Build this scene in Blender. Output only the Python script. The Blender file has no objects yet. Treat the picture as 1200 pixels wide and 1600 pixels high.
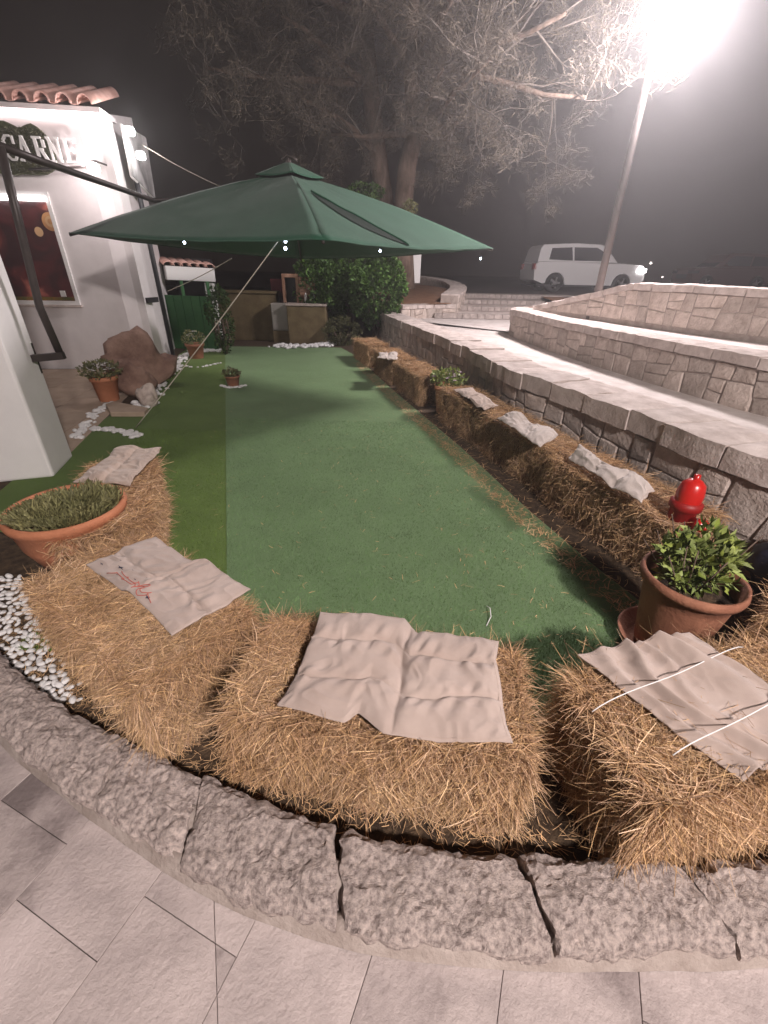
import bpy, math, random
import numpy as np
from mathutils import Vector, noise
random.seed(7); np.random.seed(7)
SC = bpy.context.scene
COL = SC.collection
PI = math.pi

# ------------------------------------------------------------------ camera
CAM_H = 1.45; PITCH = math.radians(29.2); ROLL = math.radians(1.2); FPX = 672.0
cam_d = bpy.data.cameras.new('camera'); cam = bpy.data.objects.new('camera', cam_d); COL.objects.link(cam)
cam_d.sensor_fit = 'VERTICAL'; cam_d.sensor_height = 24.0; cam_d.lens = 24.0*FPX/1600
cam_d.clip_start = 0.02; cam_d.clip_end = 600
cam.location = (0, 0, CAM_H)
from mathutils import Matrix
cam.rotation_euler = (Matrix.Rotation(PI/2-PITCH, 3, 'X') @ Matrix.Rotation(ROLL, 3, 'Z')).to_euler()
SC.camera = cam
# ------------------------------------------------------------------ world: night sky
w = bpy.data.worlds.new('World'); SC.world = w; w.use_nodes = True
nt = w.node_tree; nt.nodes.clear()
wo = nt.nodes.new('ShaderNodeOutputWorld'); bg = nt.nodes.new('ShaderNodeBackground')
bg.inputs[0].default_value = (0.0090, 0.0062, 0.0050, 1); bg.inputs[1].default_value = 1.0
nt.links.new(bg.outputs[0], wo.inputs[0])
SC.view_settings.view_transform = 'Standard'; SC.view_settings.look = 'None'
SC.view_settings.exposure = 0.38; SC.view_settings.gamma = 1.0; SC.view_settings.use_curve_mapping = False
SC.cycles.max_bounces = 5; SC.cycles.diffuse_bounces = 3; SC.cycles.volume_bounces = 0
SC.cycles.glossy_bounces = 2; SC.cycles.transparent_max_bounces = 6
SC.cycles.use_denoising = True; SC.cycles.sample_clamp_indirect = 4
SC.cycles.caustics_reflective = False; SC.cycles.caustics_refractive = False
# lamp powers (watts)
P_STREET = 1450; P_ASSUMED_REAR = 1650; P_GLOBE = 20; P_SPOT = 14; P_LED = 8
HAZE = 0.0115

def lamp(name, loc, power, color, size=0.08, parent=None):
    d = bpy.data.lights.new(name, 'POINT'); d.energy = power; d.color = color; d.shadow_soft_size = size
    o = bpy.data.objects.new(name, d); COL.objects.link(o); o.location = loc
    if parent: o.parent = parent
    return o

# ------------------------------------------------------------------ pixel -> place (photo measured at 1200x1600)
_c, _s, _cr, _sr = math.cos(PITCH), math.sin(PITCH), math.cos(ROLL), math.sin(ROLL)
def ray(x, y):
    dx = (x-600)/FPX; dy = (y-800)/FPX
    u = dx*_cr+dy*_sr; v = -(-dx*_sr+dy*_cr)
    return Vector((u, _c+v*_s, -_s+v*_c))
def G(x, y, z=0.0):                      # on the level z
    d = ray(x, y); return Vector((0, 0, CAM_H)) + d*((z-CAM_H)/d.z)
def D(x, y, Y):                          # at distance Y
    d = ray(x, y); return Vector((0, 0, CAM_H)) + d*(Y/d.y)

# ------------------------------------------------------------------ helpers
def tag(o, label=None, cat=None, group=None, kind=None):
    if label: o['label'] = label
    if cat: o['category'] = cat
    if group: o['group'] = group
    if kind: o['kind'] = kind
    return o
def empty(name, loc=(0, 0, 0), rz=0.0):
    o = bpy.data.objects.new(name, None); COL.objects.link(o); o.location = loc; o.rotation_euler = (0, 0, rz)
    o.empty_display_size = 0.1
    return o
def link(name, me, parent=None, loc=None, kind=None):
    o = bpy.data.objects.new(name, me); COL.objects.link(o)
    if parent: o.parent = parent
    if loc is not None: o.location = loc
    if kind: o['kind'] = kind
    return o
def copy_tree(o, parent=None):
    c = o.copy(); COL.objects.link(c)
    if parent: c.parent = parent
    for ch in list(o.children): copy_tree(ch, c)
    return c

class MB:
    def __init__(s): s.v = []; s.f = []; s.sm = []
    def add(s, vs, fs, smooth=False):
        b = len(s.v); s.v += [tuple(p) for p in vs]; s.f += [tuple(i+b for i in f) for f in fs]; s.sm += [smooth]*len(fs)
    def box(s, a, b, M=None):
        x0, y0, z0 = a; x1, y1, z1 = b
        vs = [Vector(p) for p in ((x0,y0,z0),(x1,y0,z0),(x1,y1,z0),(x0,y1,z0),(x0,y0,z1),(x1,y0,z1),(x1,y1,z1),(x0,y1,z1))]
        if M: vs = [M @ p for p in vs]
        s.add(vs, [(0,3,2,1),(4,5,6,7),(0,1,5,4),(1,2,6,5),(2,3,7,6),(3,0,4,7)])
    def beam(s, p, q, wx, wz, up=(0,0,1)):
        p = Vector(p); q = Vector(q); d = (q-p).normalized(); side = d.cross(Vector(up))
        if side.length < 1e-4: side = d.cross(Vector((0,1,0)))
        side.normalize(); u = side.cross(d)
        vs = []
        for e in (p, q):
            for a, b in ((-1,-1),(1,-1),(1,1),(-1,1)): vs.append(e+side*a*wx/2+u*b*wz/2)
        s.add(vs, [(0,1,2,3),(7,6,5,4),(0,4,5,1),(1,5,6,2),(2,6,7,3),(3,7,4,0)])
    def tube(s, pts, rs, n=8, cap=True):
        pts = [Vector(p) for p in pts]
        if not hasattr(rs, '__len__'): rs = [rs]*len(pts)
        vs = []; ref = None
        for i, p in enumerate(pts):
            d = (pts[min(i+1, len(pts)-1)]-pts[max(i-1, 0)]).normalized()
            if ref is None:
                ref = d.cross(Vector((0.13, 0.31, 1)));
                if ref.length < 1e-3: ref = d.cross(Vector((1, 0, 0)))
            ref = (ref - d*ref.dot(d)).normalized(); b = d.cross(ref)
            for k in range(n):
                a = 2*PI*k/n; vs.append(p+(ref*math.cos(a)+b*math.sin(a))*rs[i])
        fs = [(i*n+k, i*n+(k+1)%n, (i+1)*n+(k+1)%n, (i+1)*n+k) for i in range(len(pts)-1) for k in range(n)]
        if cap: fs += [tuple(range(n-1, -1, -1)), tuple((len(pts)-1)*n+k for k in range(n))]
        s.add(vs, fs, True)
    def lathe(s, prof, n=24, c=(0,0,0), jit=0):
        vs = []
        for r, z in prof:
            for k in range(n):
                a = 2*PI*k/n; rr = r*(1+jit*noise.noise(Vector((math.cos(a)*2, math.sin(a)*2, z*6))))
                vs.append((c[0]+rr*math.cos(a), c[1]+rr*math.sin(a), c[2]+z))
        m = len(prof)
        s.add(vs, [(i*n+k, i*n+(k+1)%n, (i+1)*n+(k+1)%n, (i+1)*n+k) for i in range(m-1) for k in range(n)], True)
    def grid(s, nu, nv, fn, smooth=True):
        vs = [fn(i/nu, j/nv) for j in range(nv+1) for i in range(nu+1)]
        fs = [(j*(nu+1)+i, j*(nu+1)+i+1, (j+1)*(nu+1)+i+1, (j+1)*(nu+1)+i) for j in range(nv) for i in range(nu)]
        s.add(vs, fs, smooth)
    def poly(s, pts): s.add(pts, [tuple(range(len(pts)))])
    def mesh(s, name, m=None):
        me = bpy.data.meshes.new(name); me.from_pydata(s.v, [], s.f)
        me.polygons.foreach_set('use_smooth', s.sm)
        if m: me.materials.append(m)
        me.update(); return me
    def build(s, name, m=None, parent=None, loc=None, kind=None):
        return link(name, s.mesh(name, m), parent, loc, kind)

def solidify(o, t, off=-1):
    m = o.modifiers.new('thickness', 'SOLIDIFY'); m.thickness = t; m.offset = off
def bevel(o, wd, n=2):
    m = o.modifiers.new('bevel', 'BEVEL'); m.width = wd; m.segments = n; m.limit_method = 'ANGLE'

def mat(name, c1, c2=None, scale=5, rough=0.8, bump=0.0, bscale=40, detail=4, rnd=0.0, c3=None, stretch=None, metal=0.0, attr=None, sheen=0, contrast=(0.35, 0.65), spec=0.4, disp=None, trans=0):
    m = bpy.data.materials.new(name); m.use_nodes = True; n = m.node_tree.nodes; L = m.node_tree.links
    b = n['Principled BSDF']; b.inputs['Roughness'].default_value = rough; b.inputs['Metallic'].default_value = metal
    b.inputs['Specular IOR Level'].default_value = spec
    if trans: b.inputs['Transmission Weight'].default_value = trans
    if sheen: b.inputs['Sheen Weight'].default_value = sheen
    c2 = c2 or c1
    tc = n.new('ShaderNodeTexCoord'); src = tc.outputs['Object']
    if rnd:
        oi = n.new('ShaderNodeObjectInfo'); ad = n.new('ShaderNodeVectorMath'); ad.operation = 'ADD'
        sc = n.new('ShaderNodeVectorMath'); sc.operation = 'SCALE'; sc.inputs[0].default_value = (17, 31, 23)
        L.new(oi.outputs['Random'], sc.inputs['Scale']); L.new(src, ad.inputs[0]); L.new(sc.outputs[0], ad.inputs[1]); src = ad.outputs[0]
    if stretch:
        mp = n.new('ShaderNodeMapping'); mp.inputs['Scale'].default_value = stretch; L.new(src, mp.inputs[0]); src = mp.outputs[0]
    nz = n.new('ShaderNodeTexNoise'); nz.inputs['Scale'].default_value = scale; nz.inputs['Detail'].default_value = detail; nz.inputs['Roughness'].default_value = 0.62
    L.new(src, nz.inputs['Vector'])
    cr = n.new('ShaderNodeValToRGB'); e = cr.color_ramp.elements
    e[0].position = contrast[0]; e[0].color = (*c1, 1); e[1].position = contrast[1]; e[1].color = (*c2, 1)
    if c3: x = e.new((contrast[0]+contrast[1])/2); x.color = (*c3, 1)
    L.new(nz.outputs['Fac'], cr.inputs[0]); out = cr.outputs[0]
    if rnd:
        mr = n.new('ShaderNodeMapRange'); mr.inputs['To Min'].default_value = 1-rnd; mr.inputs['To Max'].default_value = 1+rnd
        L.new(oi.outputs['Random'], mr.inputs['Value'])
        mx = n.new('ShaderNodeVectorMath'); mx.operation = 'SCALE'; L.new(out, mx.inputs[0]); L.new(mr.outputs[0], mx.inputs['Scale']); out = mx.outputs[0]
    if attr:
        at = n.new('ShaderNodeAttribute'); at.attribute_name = attr
        mx = n.new('ShaderNodeVectorMath'); mx.operation = 'MULTIPLY'; L.new(out, mx.inputs[0]); L.new(at.outputs['Color'], mx.inputs[1]); out = mx.outputs[0]
    L.new(out, b.inputs['Base Color'])
    if bump:
        n2 = n.new('ShaderNodeTexNoise'); n2.inputs['Scale'].default_value = bscale; n2.inputs['Detail'].default_value = 6; n2.inputs['Roughness'].default_value = 0.65
        L.new(src, n2.inputs['Vector'])
        bp = n.new('ShaderNodeBump'); bp.inputs['Strength'].default_value = min(1, bump); bp.inputs['Distance'].default_value = 0.01*max(1, bump)
        L.new(n2.outputs['Fac'], bp.inputs['Height']); L.new(bp.outputs[0], b.inputs['Normal'])
    return m
def emit(name, c, s):
    m = bpy.data.materials.new(name); m.use_nodes = True; b = m.node_tree.nodes['Principled BSDF']
    b.inputs['Base Color'].default_value = (0.8, 0.8, 0.8, 1)
    b.inputs['Emission Color'].default_value = (*c, 1); b.inputs['Emission Strength'].default_value = s
    return m

MT = dict(
 granite = mat('granite', (.30,.255,.235), (.47,.41,.38), 14, .9, 1.2, 60, rnd=.10, c3=(.38,.325,.30)),
 kerb = mat('kerb_granite', (.24,.19,.175), (.66,.55,.50), 70, .92, .9, 300, detail=10, rnd=.05, c3=(.47,.39,.36), contrast=(.34,.62)),
 coping = mat('coping_granite', (.46,.385,.35), (.66,.575,.535), 8, .88, 1.0, 50, rnd=.07),
 wallstone = mat('wall_stone', (.42,.34,.295), (.66,.565,.51), 9, .92, 2.2, 38, rnd=.22, c3=(.54,.455,.405), contrast=(.3,.7)),
 mortar = mat('mortar', (.31,.255,.225), (.43,.365,.33), 12, .95, .8, 60),
 slab = mat('paving_stone', (.19,.155,.15), (.53,.45,.43), 3.6, .8, .6, 60, detail=8, rnd=.025, c3=(.42,.355,.34), contrast=(.32,.62)),  # dark blotches: stains plus mottled foliage shadow painted into the stone colour
 slab2 = mat('court_stone', (.36,.27,.2), (.45,.35,.27), 4, .85, .4, 40, rnd=.08),
 joint = mat('joint_dirt', (.09,.072,.066), (.17,.14,.13), 20, .95, .5, 80),
 soil = mat('soil', (.035,.022,.014), (.11,.07,.04), 22, .97, 2, 50, detail=7),
 path = mat('path_paving', (.50,.44,.41), (.66,.60,.57), 5, .9, .4, 60),
 road = mat('road_asphalt', (.10,.08,.075), (.14,.115,.10), 3, .9, .4, 80),
 earth = mat('red_earth', (.20,.10,.06), (.30,.16,.09), 6, .95, 1, 30),
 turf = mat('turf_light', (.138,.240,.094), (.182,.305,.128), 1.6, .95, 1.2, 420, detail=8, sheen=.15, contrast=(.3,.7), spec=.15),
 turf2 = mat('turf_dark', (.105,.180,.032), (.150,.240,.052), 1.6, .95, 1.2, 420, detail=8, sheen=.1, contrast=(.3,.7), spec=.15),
 straw = mat('straw', (.50,.305,.165), (.66,.44,.26), 3, .75, attr='tint', spec=.3),
 core = mat('hay_core', (.13,.070,.034), (.40,.24,.125), 30, .95, 3, 70, detail=8, stretch=(1, 1, .35), c3=(.24,.14,.07)),
 cloth = mat('cushion_canvas', (.40,.315,.275), (.49,.395,.35), 5, .95, .35, 700, sheen=.2, spec=.1),
 cloth2 = mat('cushion_canvas_pale', (.50,.43,.39), (.58,.51,.47), 5, .95, .35, 700, sheen=.2, spec=.1),
 clothd = mat('cushion_canvas_worn', (.40,.31,.26), (.50,.40,.34), 5, .95, .35, 700, sheen=.2, spec=.1),
 terra = mat('terracotta', (.42,.155,.075), (.53,.22,.12), 5, .75, .4, 60, rnd=.06),
 terrad = mat('terracotta_aged', (.22,.085,.05), (.36,.16,.095), 6, .8, .5, 60, rnd=.06),
 pebble = mat('white_pebble', (.70,.69,.68), (.85,.84,.84), 12, .6, .3, 60, rnd=.08),
 boulder = mat('boulder', (.19,.11,.085), (.38,.245,.19), 3.5, .95, 2, 18, detail=8),
 stucco = mat('white_stucco', (.72,.68,.68), (.80,.76,.76), 3, .9, .25, 150),
 stuccop = mat('pillar_stucco', (.78,.76,.75), (.84,.82,.81), 3, .9, .25, 150),
 tile = mat('roof_tile', (.58,.32,.26), (.74,.48,.42), 6, .8, .4, 40, rnd=.15),
 canopy = mat('green_canopy', (.017,.088,.048), (.026,.108,.062), 4, .85, .25, 600, sheen=.15, spec=.2),
 dark = mat('dark_metal', (.035,.028,.026), (.05,.04,.037), 8, .45, metal=.3),
 pole = mat('pole_metal', (.10,.085,.08), (.13,.11,.105), 8, .5, metal=.4),
 rope = mat('rope', (.50,.45,.38), (.60,.55,.47), 60, .9),
 red = mat('red_enamel', (.50,.012,.010), (.60,.02,.015), 4, .28, spec=.6),
 redd = mat('red_enamel_dull', (.22,.008,.008), (.34,.015,.012), 4, .5),
 leaf = mat('leaf_fresh', (.16,.22,.06), (.33,.39,.13), 9, .55, rnd=.1, attr='tint'),
 leafd = mat('leaf_dark', (.035,.085,.018), (.085,.16,.04), 6, .6, rnd=.2, attr='tint'),
 leafg = mat('leaf_grey', (.13,.14,.07), (.24,.235,.13), 6, .65, rnd=.2, attr='tint'),
 bark = mat('pine_bark', (.10,.068,.050), (.24,.175,.14), 9, .95, 2.5, 22, detail=8, stretch=(1, 1, .35)),
 twig = mat('twig', (.11,.092,.08), (.18,.155,.135), 6, .9, attr='tint'),
 carwhite = mat('car_paint', (.78,.77,.77), None, 5, .3, spec=.6),
 glass = mat('dark_glass', (.02,.02,.024), None, 5, .08, spec=.8),
 tyre = mat('tyre', (.02,.02,.02), None, 5, .85),
 alloy = mat('alloy', (.5,.5,.5), None, 5, .35, metal=.7),
 fence = mat('green_screen', (.035,.13,.045), (.055,.17,.06), 4, .85, .4, 60),
 olive = mat('olive_plaster', (.14,.10,.05), (.21,.16,.085), 5, .9, .5, 30),
 greybox = mat('grey_paint', (.30,.28,.25), (.36,.33,.30), 5, .6),
 brick = mat('old_brick', (.33,.17,.11), (.45,.27,.19), 8, .9, .8, 40, rnd=.15),
 white = mat('white_paint', (.8,.79,.78), None, 5, .5),
 black = mat('black_plastic', (.015,.015,.018), (.03,.03,.035), 5, .5),
 ink = mat('dark_ink', (.03,.03,.06), None, 5, .9),
 redink = mat('red_ink', (.45,.12,.09), None, 5, .9),
 hedge = mat('sign_hedge', (.05,.06,.028), (.10,.11,.055), 30, .9, 1, 60),
 flowerw = mat('white_petal', (.8,.78,.78), None, 5, .7),
)

def set_tint(me, vals_per_vert):
    ca = me.color_attributes.new('tint', 'FLOAT_COLOR', 'POINT')
    a = np.ones((len(me.vertices), 4), np.float32); a[:, :3] = vals_per_vert
    ca.data.foreach_set('color', a.ravel())

def np_mesh(name, V, Q, m, tint=None):
    me = bpy.data.meshes.new(name)
    me.vertices.add(len(V)); me.vertices.foreach_set('co', V.astype(np.float32).ravel())
    k = Q.shape[1]
    me.loops.add(Q.size); me.loops.foreach_set('vertex_index', Q.astype(np.int32).ravel())
    me.polygons.add(len(Q)); me.polygons.foreach_set('loop_start', np.arange(0, Q.size, k, dtype=np.int32))
    me.update(calc_edges=True)
    me.materials.append(m)
    if tint is not None: set_tint(me, tint)
    return me

def ribbons(P, d1, d2, L, W, up, name, m, tint):
    """thin bent blades: root P, first half along d1, second along d2"""
    n = len(P)
    d1 = d1/np.linalg.norm(d1, axis=1, keepdims=True); d2 = d2/np.linalg.norm(d2, axis=1, keepdims=True)
    sd = np.cross(d1, up); sd /= (np.linalg.norm(sd, axis=1, keepdims=True)+1e-9)
    L = L[:, None]; W = W[:, None]
    p1 = P+d1*L*.5; p2 = p1+d2*L*.5
    V = np.stack([P-sd*W*.5, P+sd*W*.5, p1-sd*W*.5, p1+sd*W*.5, p2-sd*W*.3, p2+sd*W*.3], 1).reshape(-1, 3)
    b = (np.arange(n)*6)[:, None]
    Q = np.concatenate([b+np.array([0, 1, 3, 2]), b+np.array([2, 3, 5, 4])], 0)
    return np_mesh(name, V, Q, m, np.repeat(tint, 6, axis=0))

rng = np.random.default_rng(5)
def unit(n):
    v = rng.normal(size=(n, 3)); return v/np.linalg.norm(v, axis=1, keepdims=True)

# ================================================================== SETTING
def sheet(name, pts, z, m, kind='structure'):
    b = MB(); b.poly([(p[0], p[1], z) for p in pts]); o = b.build(name, m); o['kind'] = kind; return o
sheet('ground', [(-300,-300),(300,-300),(300,300),(-300,300)], -0.06, MT['soil'])

KO = [(-3.4,2.6),(-2.6,1.86),(-1.9,1.28),(-1.34,.92),(-.99,.74),(-.7,.605),(-.41,.49),(-.14,.42),(.08,.39),(.38,.375),(.72,.38),(.96,.39),(1.4,.45),(2.0,.62),(2.7,.95)]
KI = [(-3.2,2.85),(-2.42,2.0),(-1.67,1.34),(-1.19,1.04),(-.82,.885),(-.57,.785),(-.33,.69),(-.10,.635),(.11,.60),(.38,.575),(.69,.565),(.94,.575),(1.34,.64),(1.9,.81),(2.55,1.13)]
def smooth_path(pts, n=200):
    pts = [Vector((p[0], p[1], p[2] if len(p) > 2 else 0)) for p in pts]
    out = []
    for i in range(len(pts)-1):
        a = pts[max(i-1, 0)]; b = pts[i]; c = pts[i+1]; d = pts[min(i+2, len(pts)-1)]
        for k in range(12):
            t = k/12
            out.append(.5*((2*b)+(c-a)*t+(2*a-5*b+4*c-d)*t*t+(3*b-a-3*c+d)*t**3))
    out.append(pts[-1])
    s = [0]
    for i in range(1, len(out)): s.append(s[-1]+(out[i]-out[i-1]).length)
    return out, s
def at_s(path, s, t):
    if t <= 0: i = 0
    elif t >= s[-1]: i = len(s)-2
    else:
        lo, hi = 0, len(s)-1
        while hi-lo > 1:
            mid = (lo+hi)//2
            if s[mid] <= t: lo = mid
            else: hi = mid
        i = lo
    f = (t-s[i])/max(1e-6, s[i+1]-s[i]); p = path[i].lerp(path[i+1], f)
    d = path[min(i+2, len(path)-1)]-path[max(i-1, 0)]; d.z = 0; d.normalize()
    return p, d

# soil bed inside the kerb
sheet('soil_bed', [(-3.4,2.7)]+[((a[0]+b[0])/2,(a[1]+b[1])/2) for a, b in zip(KO, KI)]+[(3.2,2),(3,6),(1.5,11),(0,12),(-6,12),(-6,6)], 0.0035, MT['soil'])

# ---- pavement of slabs outside the kerb
sheet('pavement_bed', [(-8,-6),(8,-6),(8,1.2),(2.6,1.05)]+[((a[0]*.7+b[0]*.3),(a[1]*.7+b[1]*.3)) for a, b in list(zip(KO, KI))[::-1]]+[(-8,2.7)], -0.012, MT['joint'])
def clip(poly, n, d):      # keep n.p <= d
    out = []
    for i in range(len(poly)):
        a = poly[i]; b = poly[(i+1) % len(poly)]
        da = n[0]*a[0]+n[1]*a[1]-d; db = n[0]*b[0]+n[1]*b[1]-d
        if da <= 0: out.append(a)
        if da*db < 0:
            t = da/(da-db); out.append((a[0]+(b[0]-a[0])*t, a[1]+(b[1]-a[1])*t))
    return out
def inset(poly, g):
    n = len(poly); c = (sum(p[0] for p in poly)/n, sum(p[1] for p in poly)/n)
    out = list(poly)
    for i in range(n):
        a = poly[i]; b = poly[(i+1) % n]; ex, ey = b[0]-a[0], b[1]-a[1]; l = math.hypot(ex, ey)
        if l < 1e-6: continue
        nx, ny = ey/l, -ex/l
        if nx*(c[0]-a[0])+ny*(c[1]-a[1]) > 0: nx, ny = -nx, -ny
        out = clip(out, (nx, ny), nx*a[0]+ny*a[1]-g)
        if len(out) < 3: return []
    return out
pav = tag(empty('pavement', (0, 0, 0)), kind='structure')
def slab_piece(poly, z0, z1, m, parent, name='paving_slab', g=.002, bev=.002):
    p = inset(poly, g)
    if len(p) < 3: return None
    q = inset(p, bev)
    if len(q) != len(p): q = [(a[0], a[1]) for a in p]
    n = len(p); b = MB()
    b.add([(x, y, z0) for x, y in p]+[(x, y, z1-bev) for x, y in p]+[(x, y, z1) for x, y in q],
          [(i, (i+1)%n, n+(i+1)%n, n+i) for i in range(n)]+[(n+i, n+(i+1)%n, 2*n+(i+1)%n, 2*n+i) for i in range(n)]+[tuple(2*n+i for i in range(n))])
    return b.build(name, m, parent)
_kp, _ks = smooth_path([((a[0]*.6+b[0]*.4),(a[1]*.6+b[1]*.4)) for a, b in zip(KO, KI)])
kerb_pts = [at_s(_kp, _ks, _ks[-1]*k/300)[0] for k in range(301)]
kerb_line = [((a[0]*.75+b[0]*.25),(a[1]*.75+b[1]*.25)) for a, b in zip(KO, KI)]
# rotated slab grid, clipped behind the kerb with a fan of straight cuts
ang = math.radians(-22); ux, uy = math.cos(ang), math.sin(ang); vx, vy = -uy, ux
SL, SW = .30, .27
ox, oy = G(25, 1405).x, G(25, 1405).y
for i in range(-6, 12):
    for j in range(-7, 8):
        a0 = i*SL; b0 = j*SW+(i % 2)*.5*SW
        quad = [(ox+ux*(a0+da)+vx*(b0+db), oy+uy*(a0+da)+vy*(b0+db)) for da, db in ((0,0),(SL,0),(SL,SW),(0,SW))]
        cx = sum(p[0] for p in quad)/4; cy = sum(p[1] for p in quad)/4
        best = min(range(0, 301, 4), key=lambda k: (cx-kerb_pts[k][0])**2+(cy-kerb_pts[k][1])**2); kk = kerb_pts[best]
        if cx < -2.1 or cx > 2.0 or cy < -.35 or cy > kk[1]+.16: continue
        n_ = (G(340,1595).y-G(333,1380).y, -(G(340,1595).x-G(333,1380).x)); l = math.hypot(*n_); n_ = (n_[0]/l, n_[1]/l)
        d_ = n_[0]*G(340,1595).x+n_[1]*G(340,1595).y
        for sgn in (1, -1):
            q = clip(quad, (sgn*n_[0], sgn*n_[1]), sgn*d_)
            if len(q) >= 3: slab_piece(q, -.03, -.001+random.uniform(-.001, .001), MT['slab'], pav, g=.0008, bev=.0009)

# ---- kerb of rough stones
def rough_block(f, nu, nv, nw, amp, fr, seed):
    """six gridded sides of a block mapped by f(u,v,w) and roughened"""
    vs = {}; V = []; F = []
    def vid(i, j, k):
        key = (i, j, k)
        if key not in vs:
            p = Vector(f(i/nu, j/nv, k/nw)); q = p*fr+Vector((seed*7.1, seed*3.3, 0))
            p = p+Vector((noise.noise(q), noise.noise(q+Vector((9, 4, 1))), noise.noise(q+Vector((3, 8, 5)))))*amp
            q2 = q*3.1; p = p+Vector((noise.noise(q2), noise.noise(q2+Vector((5, 2, 7))), noise.noise(q2+Vector((1, 6, 3)))))*amp*.5
            vs[key] = len(V); V.append(p)
        return vs[key]
    for i in range(nu):
        for j in range(nv):
            F.append((vid(i,j,nw), vid(i+1,j,nw), vid(i+1,j+1,nw), vid(i,j+1,nw)))
            F.append((vid(i,j+1,0), vid(i+1,j+1,0), vid(i+1,j,0), vid(i,j,0)))
        for k in range(nw):
            F.append((vid(i,0,k), vid(i+1,0,k), vid(i+1,0,k+1), vid(i,0,k+1)))
            F.append((vid(i+1,nv,k), vid(i,nv,k), vid(i,nv,k+1), vid(i+1,nv,k+1)))
    for j in range(nv):
        for k in range(nw):
            F.append((vid(0,j+1,k), vid(0,j,k), vid(0,j,k+1), vid(0,j+1,k+1)))
            F.append((vid(nu,j,k), vid(nu,j+1,k), vid(nu,j+1,k+1), vid(nu,j,k+1)))
    return V, F
ko, kos = smooth_path(KO); ki, kis = smooth_path(KI)
def kp(t, v, z):
    a, _ = at_s(ko, kos, t*kos[-1]); b, _ = at_s(ki, kis, t*kis[-1]); p = a.lerp(b, v); p.z = z; return p
def t_of(px, py):
    g = G(px, py, .08); best = min(range(401), key=lambda k: (kp(k/400, .6, 0)-Vector((g.x, g.y, 0))).length); return best/400
kerb = tag(empty('kerb', (0, 0, 0)), 'curved kerb of rough grey granite stones between the pavement and the hay bales', 'kerb')
ts = [0, .07, .13, t_of(30, 1060), t_of(175, 1190), t_of(295, 1262), t_of(527, 1340), t_of(835, 1415), t_of(1110, 1420)]
ts += [ts[-1]+.09, ts[-1]+.19, 1.0]
ts = sorted(set(ts))
for i in range(len(ts)-1):
    g = .009 if i not in (5, 6) else .018
    L_ = kos[-1]
    a = ts[i]+g/2/L_*1.0; b = ts[i+1]-g/2/L_
    if b-a < .02: continue
    h = .10+random.uniform(-.012, .012); v0 = .02+random.uniform(-.03, .03); v1 = .93+random.uniform(-.04, .05)
    nu = max(8, int((b-a)*L_/.0095))
    def f(u, v, w_, a=a, b=b, h=h, v0=v0, v1=v1):
        e = min(1, min(v, 1-v)*7); eu = min(1, min(u, 1-u)*(b-a)*L_/.03)
        zz = -.02+w_*(h+.02-(1-e)*.024-(1-eu)*.010-max(0, .45-v)*.035)
        return kp(a+(b-a)*u, v0+(v1-v0)*v, zz)
    V, F = rough_block(f, nu, 22, 6, .014, 15, i)
    V = [p+Vector((0, 0, 1))*(.0035*noise.noise(p*75)+.0030*noise.noise(p*160)+.0045*(abs(noise.noise(Vector((p.x*22, p.y*9, i))))-.2)) for p in V]
    mb = MB(); mb.add(V, F, False); o = mb.build('kerb_stone', MT['kerb'], kerb)
# mortar bed that shows as a thin lip before the stones
mb = MB()
def lip(u, v):
    z = [0.001, .032, .050, .03, -.01][round(v*4)]; p = kp(u, -.055+.34*v+.02*noise.noise(Vector((u*60, v, 2))), z+.004*noise.noise(Vector((u*90, v*3, 0)))); return p
mb.grid(160, 4, lip); mb.build('mortar_lip', MT['mortar'], kerb)
mb = MB(); mb.grid(120, 3, lambda u, v: kp(u, .2+.6*v, [-.02, .069, .074, -.02][round(v*3)]+.006*noise.noise(Vector((u*80, v*3, 1))))); mb.build('mortar_bed', MT['mortar'], kerb)

# ---- turf
seam0, seam1 = G(356, 1010), G(352, 552)
sd = (seam1-seam0).normalized()
sx = lambda y: seam0.x+(y-seam0.y)*sd.x/sd.y
tr = [G(1010, 985), G(985, 960), G(900, 890), G(800, 800), G(700, 700), G(600, 610), G(545, 556)]
pts = [(sx(.95), .95), (.7, .95), (1.35, 1.2)]+[(p.x+.12, p.y) for p in tr]+[(-1.0, 9.75), (sx(9.6), 9.6)]
TZ = .012
def turf_sheet(name, pts, z, m):
    o = sheet(name, pts, z, m); return o
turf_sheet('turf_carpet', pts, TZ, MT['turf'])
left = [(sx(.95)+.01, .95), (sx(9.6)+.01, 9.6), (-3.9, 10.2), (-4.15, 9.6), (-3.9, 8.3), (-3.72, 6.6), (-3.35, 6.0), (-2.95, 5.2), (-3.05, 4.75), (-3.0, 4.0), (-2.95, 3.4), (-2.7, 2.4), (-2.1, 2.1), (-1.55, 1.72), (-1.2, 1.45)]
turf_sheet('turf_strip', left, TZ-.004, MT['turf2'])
# court tiles in front of the building
court = tag(empty('courtyard_paving', (0, 0, 0)), kind='structure')
sheet('courtyard_bed', [(-9,2.6),(-2.9,2.6),(-3.0,4.6),(-3.45,5.9),(-3.7,7.3),(-9,7.3)], 0.0065, MT['joint'])
ca = math.radians(9); cux, cuy = math.cos(ca), math.sin(ca)
for i in range(-10, 1):
    for j in range(0, 8):
        q = [(-3.0+cux*(i*.5+a)-cuy*(j*.6+b), 3.0+cuy*(i*.5+a)+cux*(j*.6+b)) for a, b in ((0,0),(.5,0),(.5,.6),(0,.6))]
        for n, d in (((.965,.262), .965*-3.0+.262*4.4), ((-.16,1), .16*3.72+7.2)):
            q = clip(q, n, d) if len(q) >= 3 else q
        if len(q) >= 3: slab_piece(q, -.02, .012, MT['slab2'], court, g=.004, bev=.003)

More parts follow.
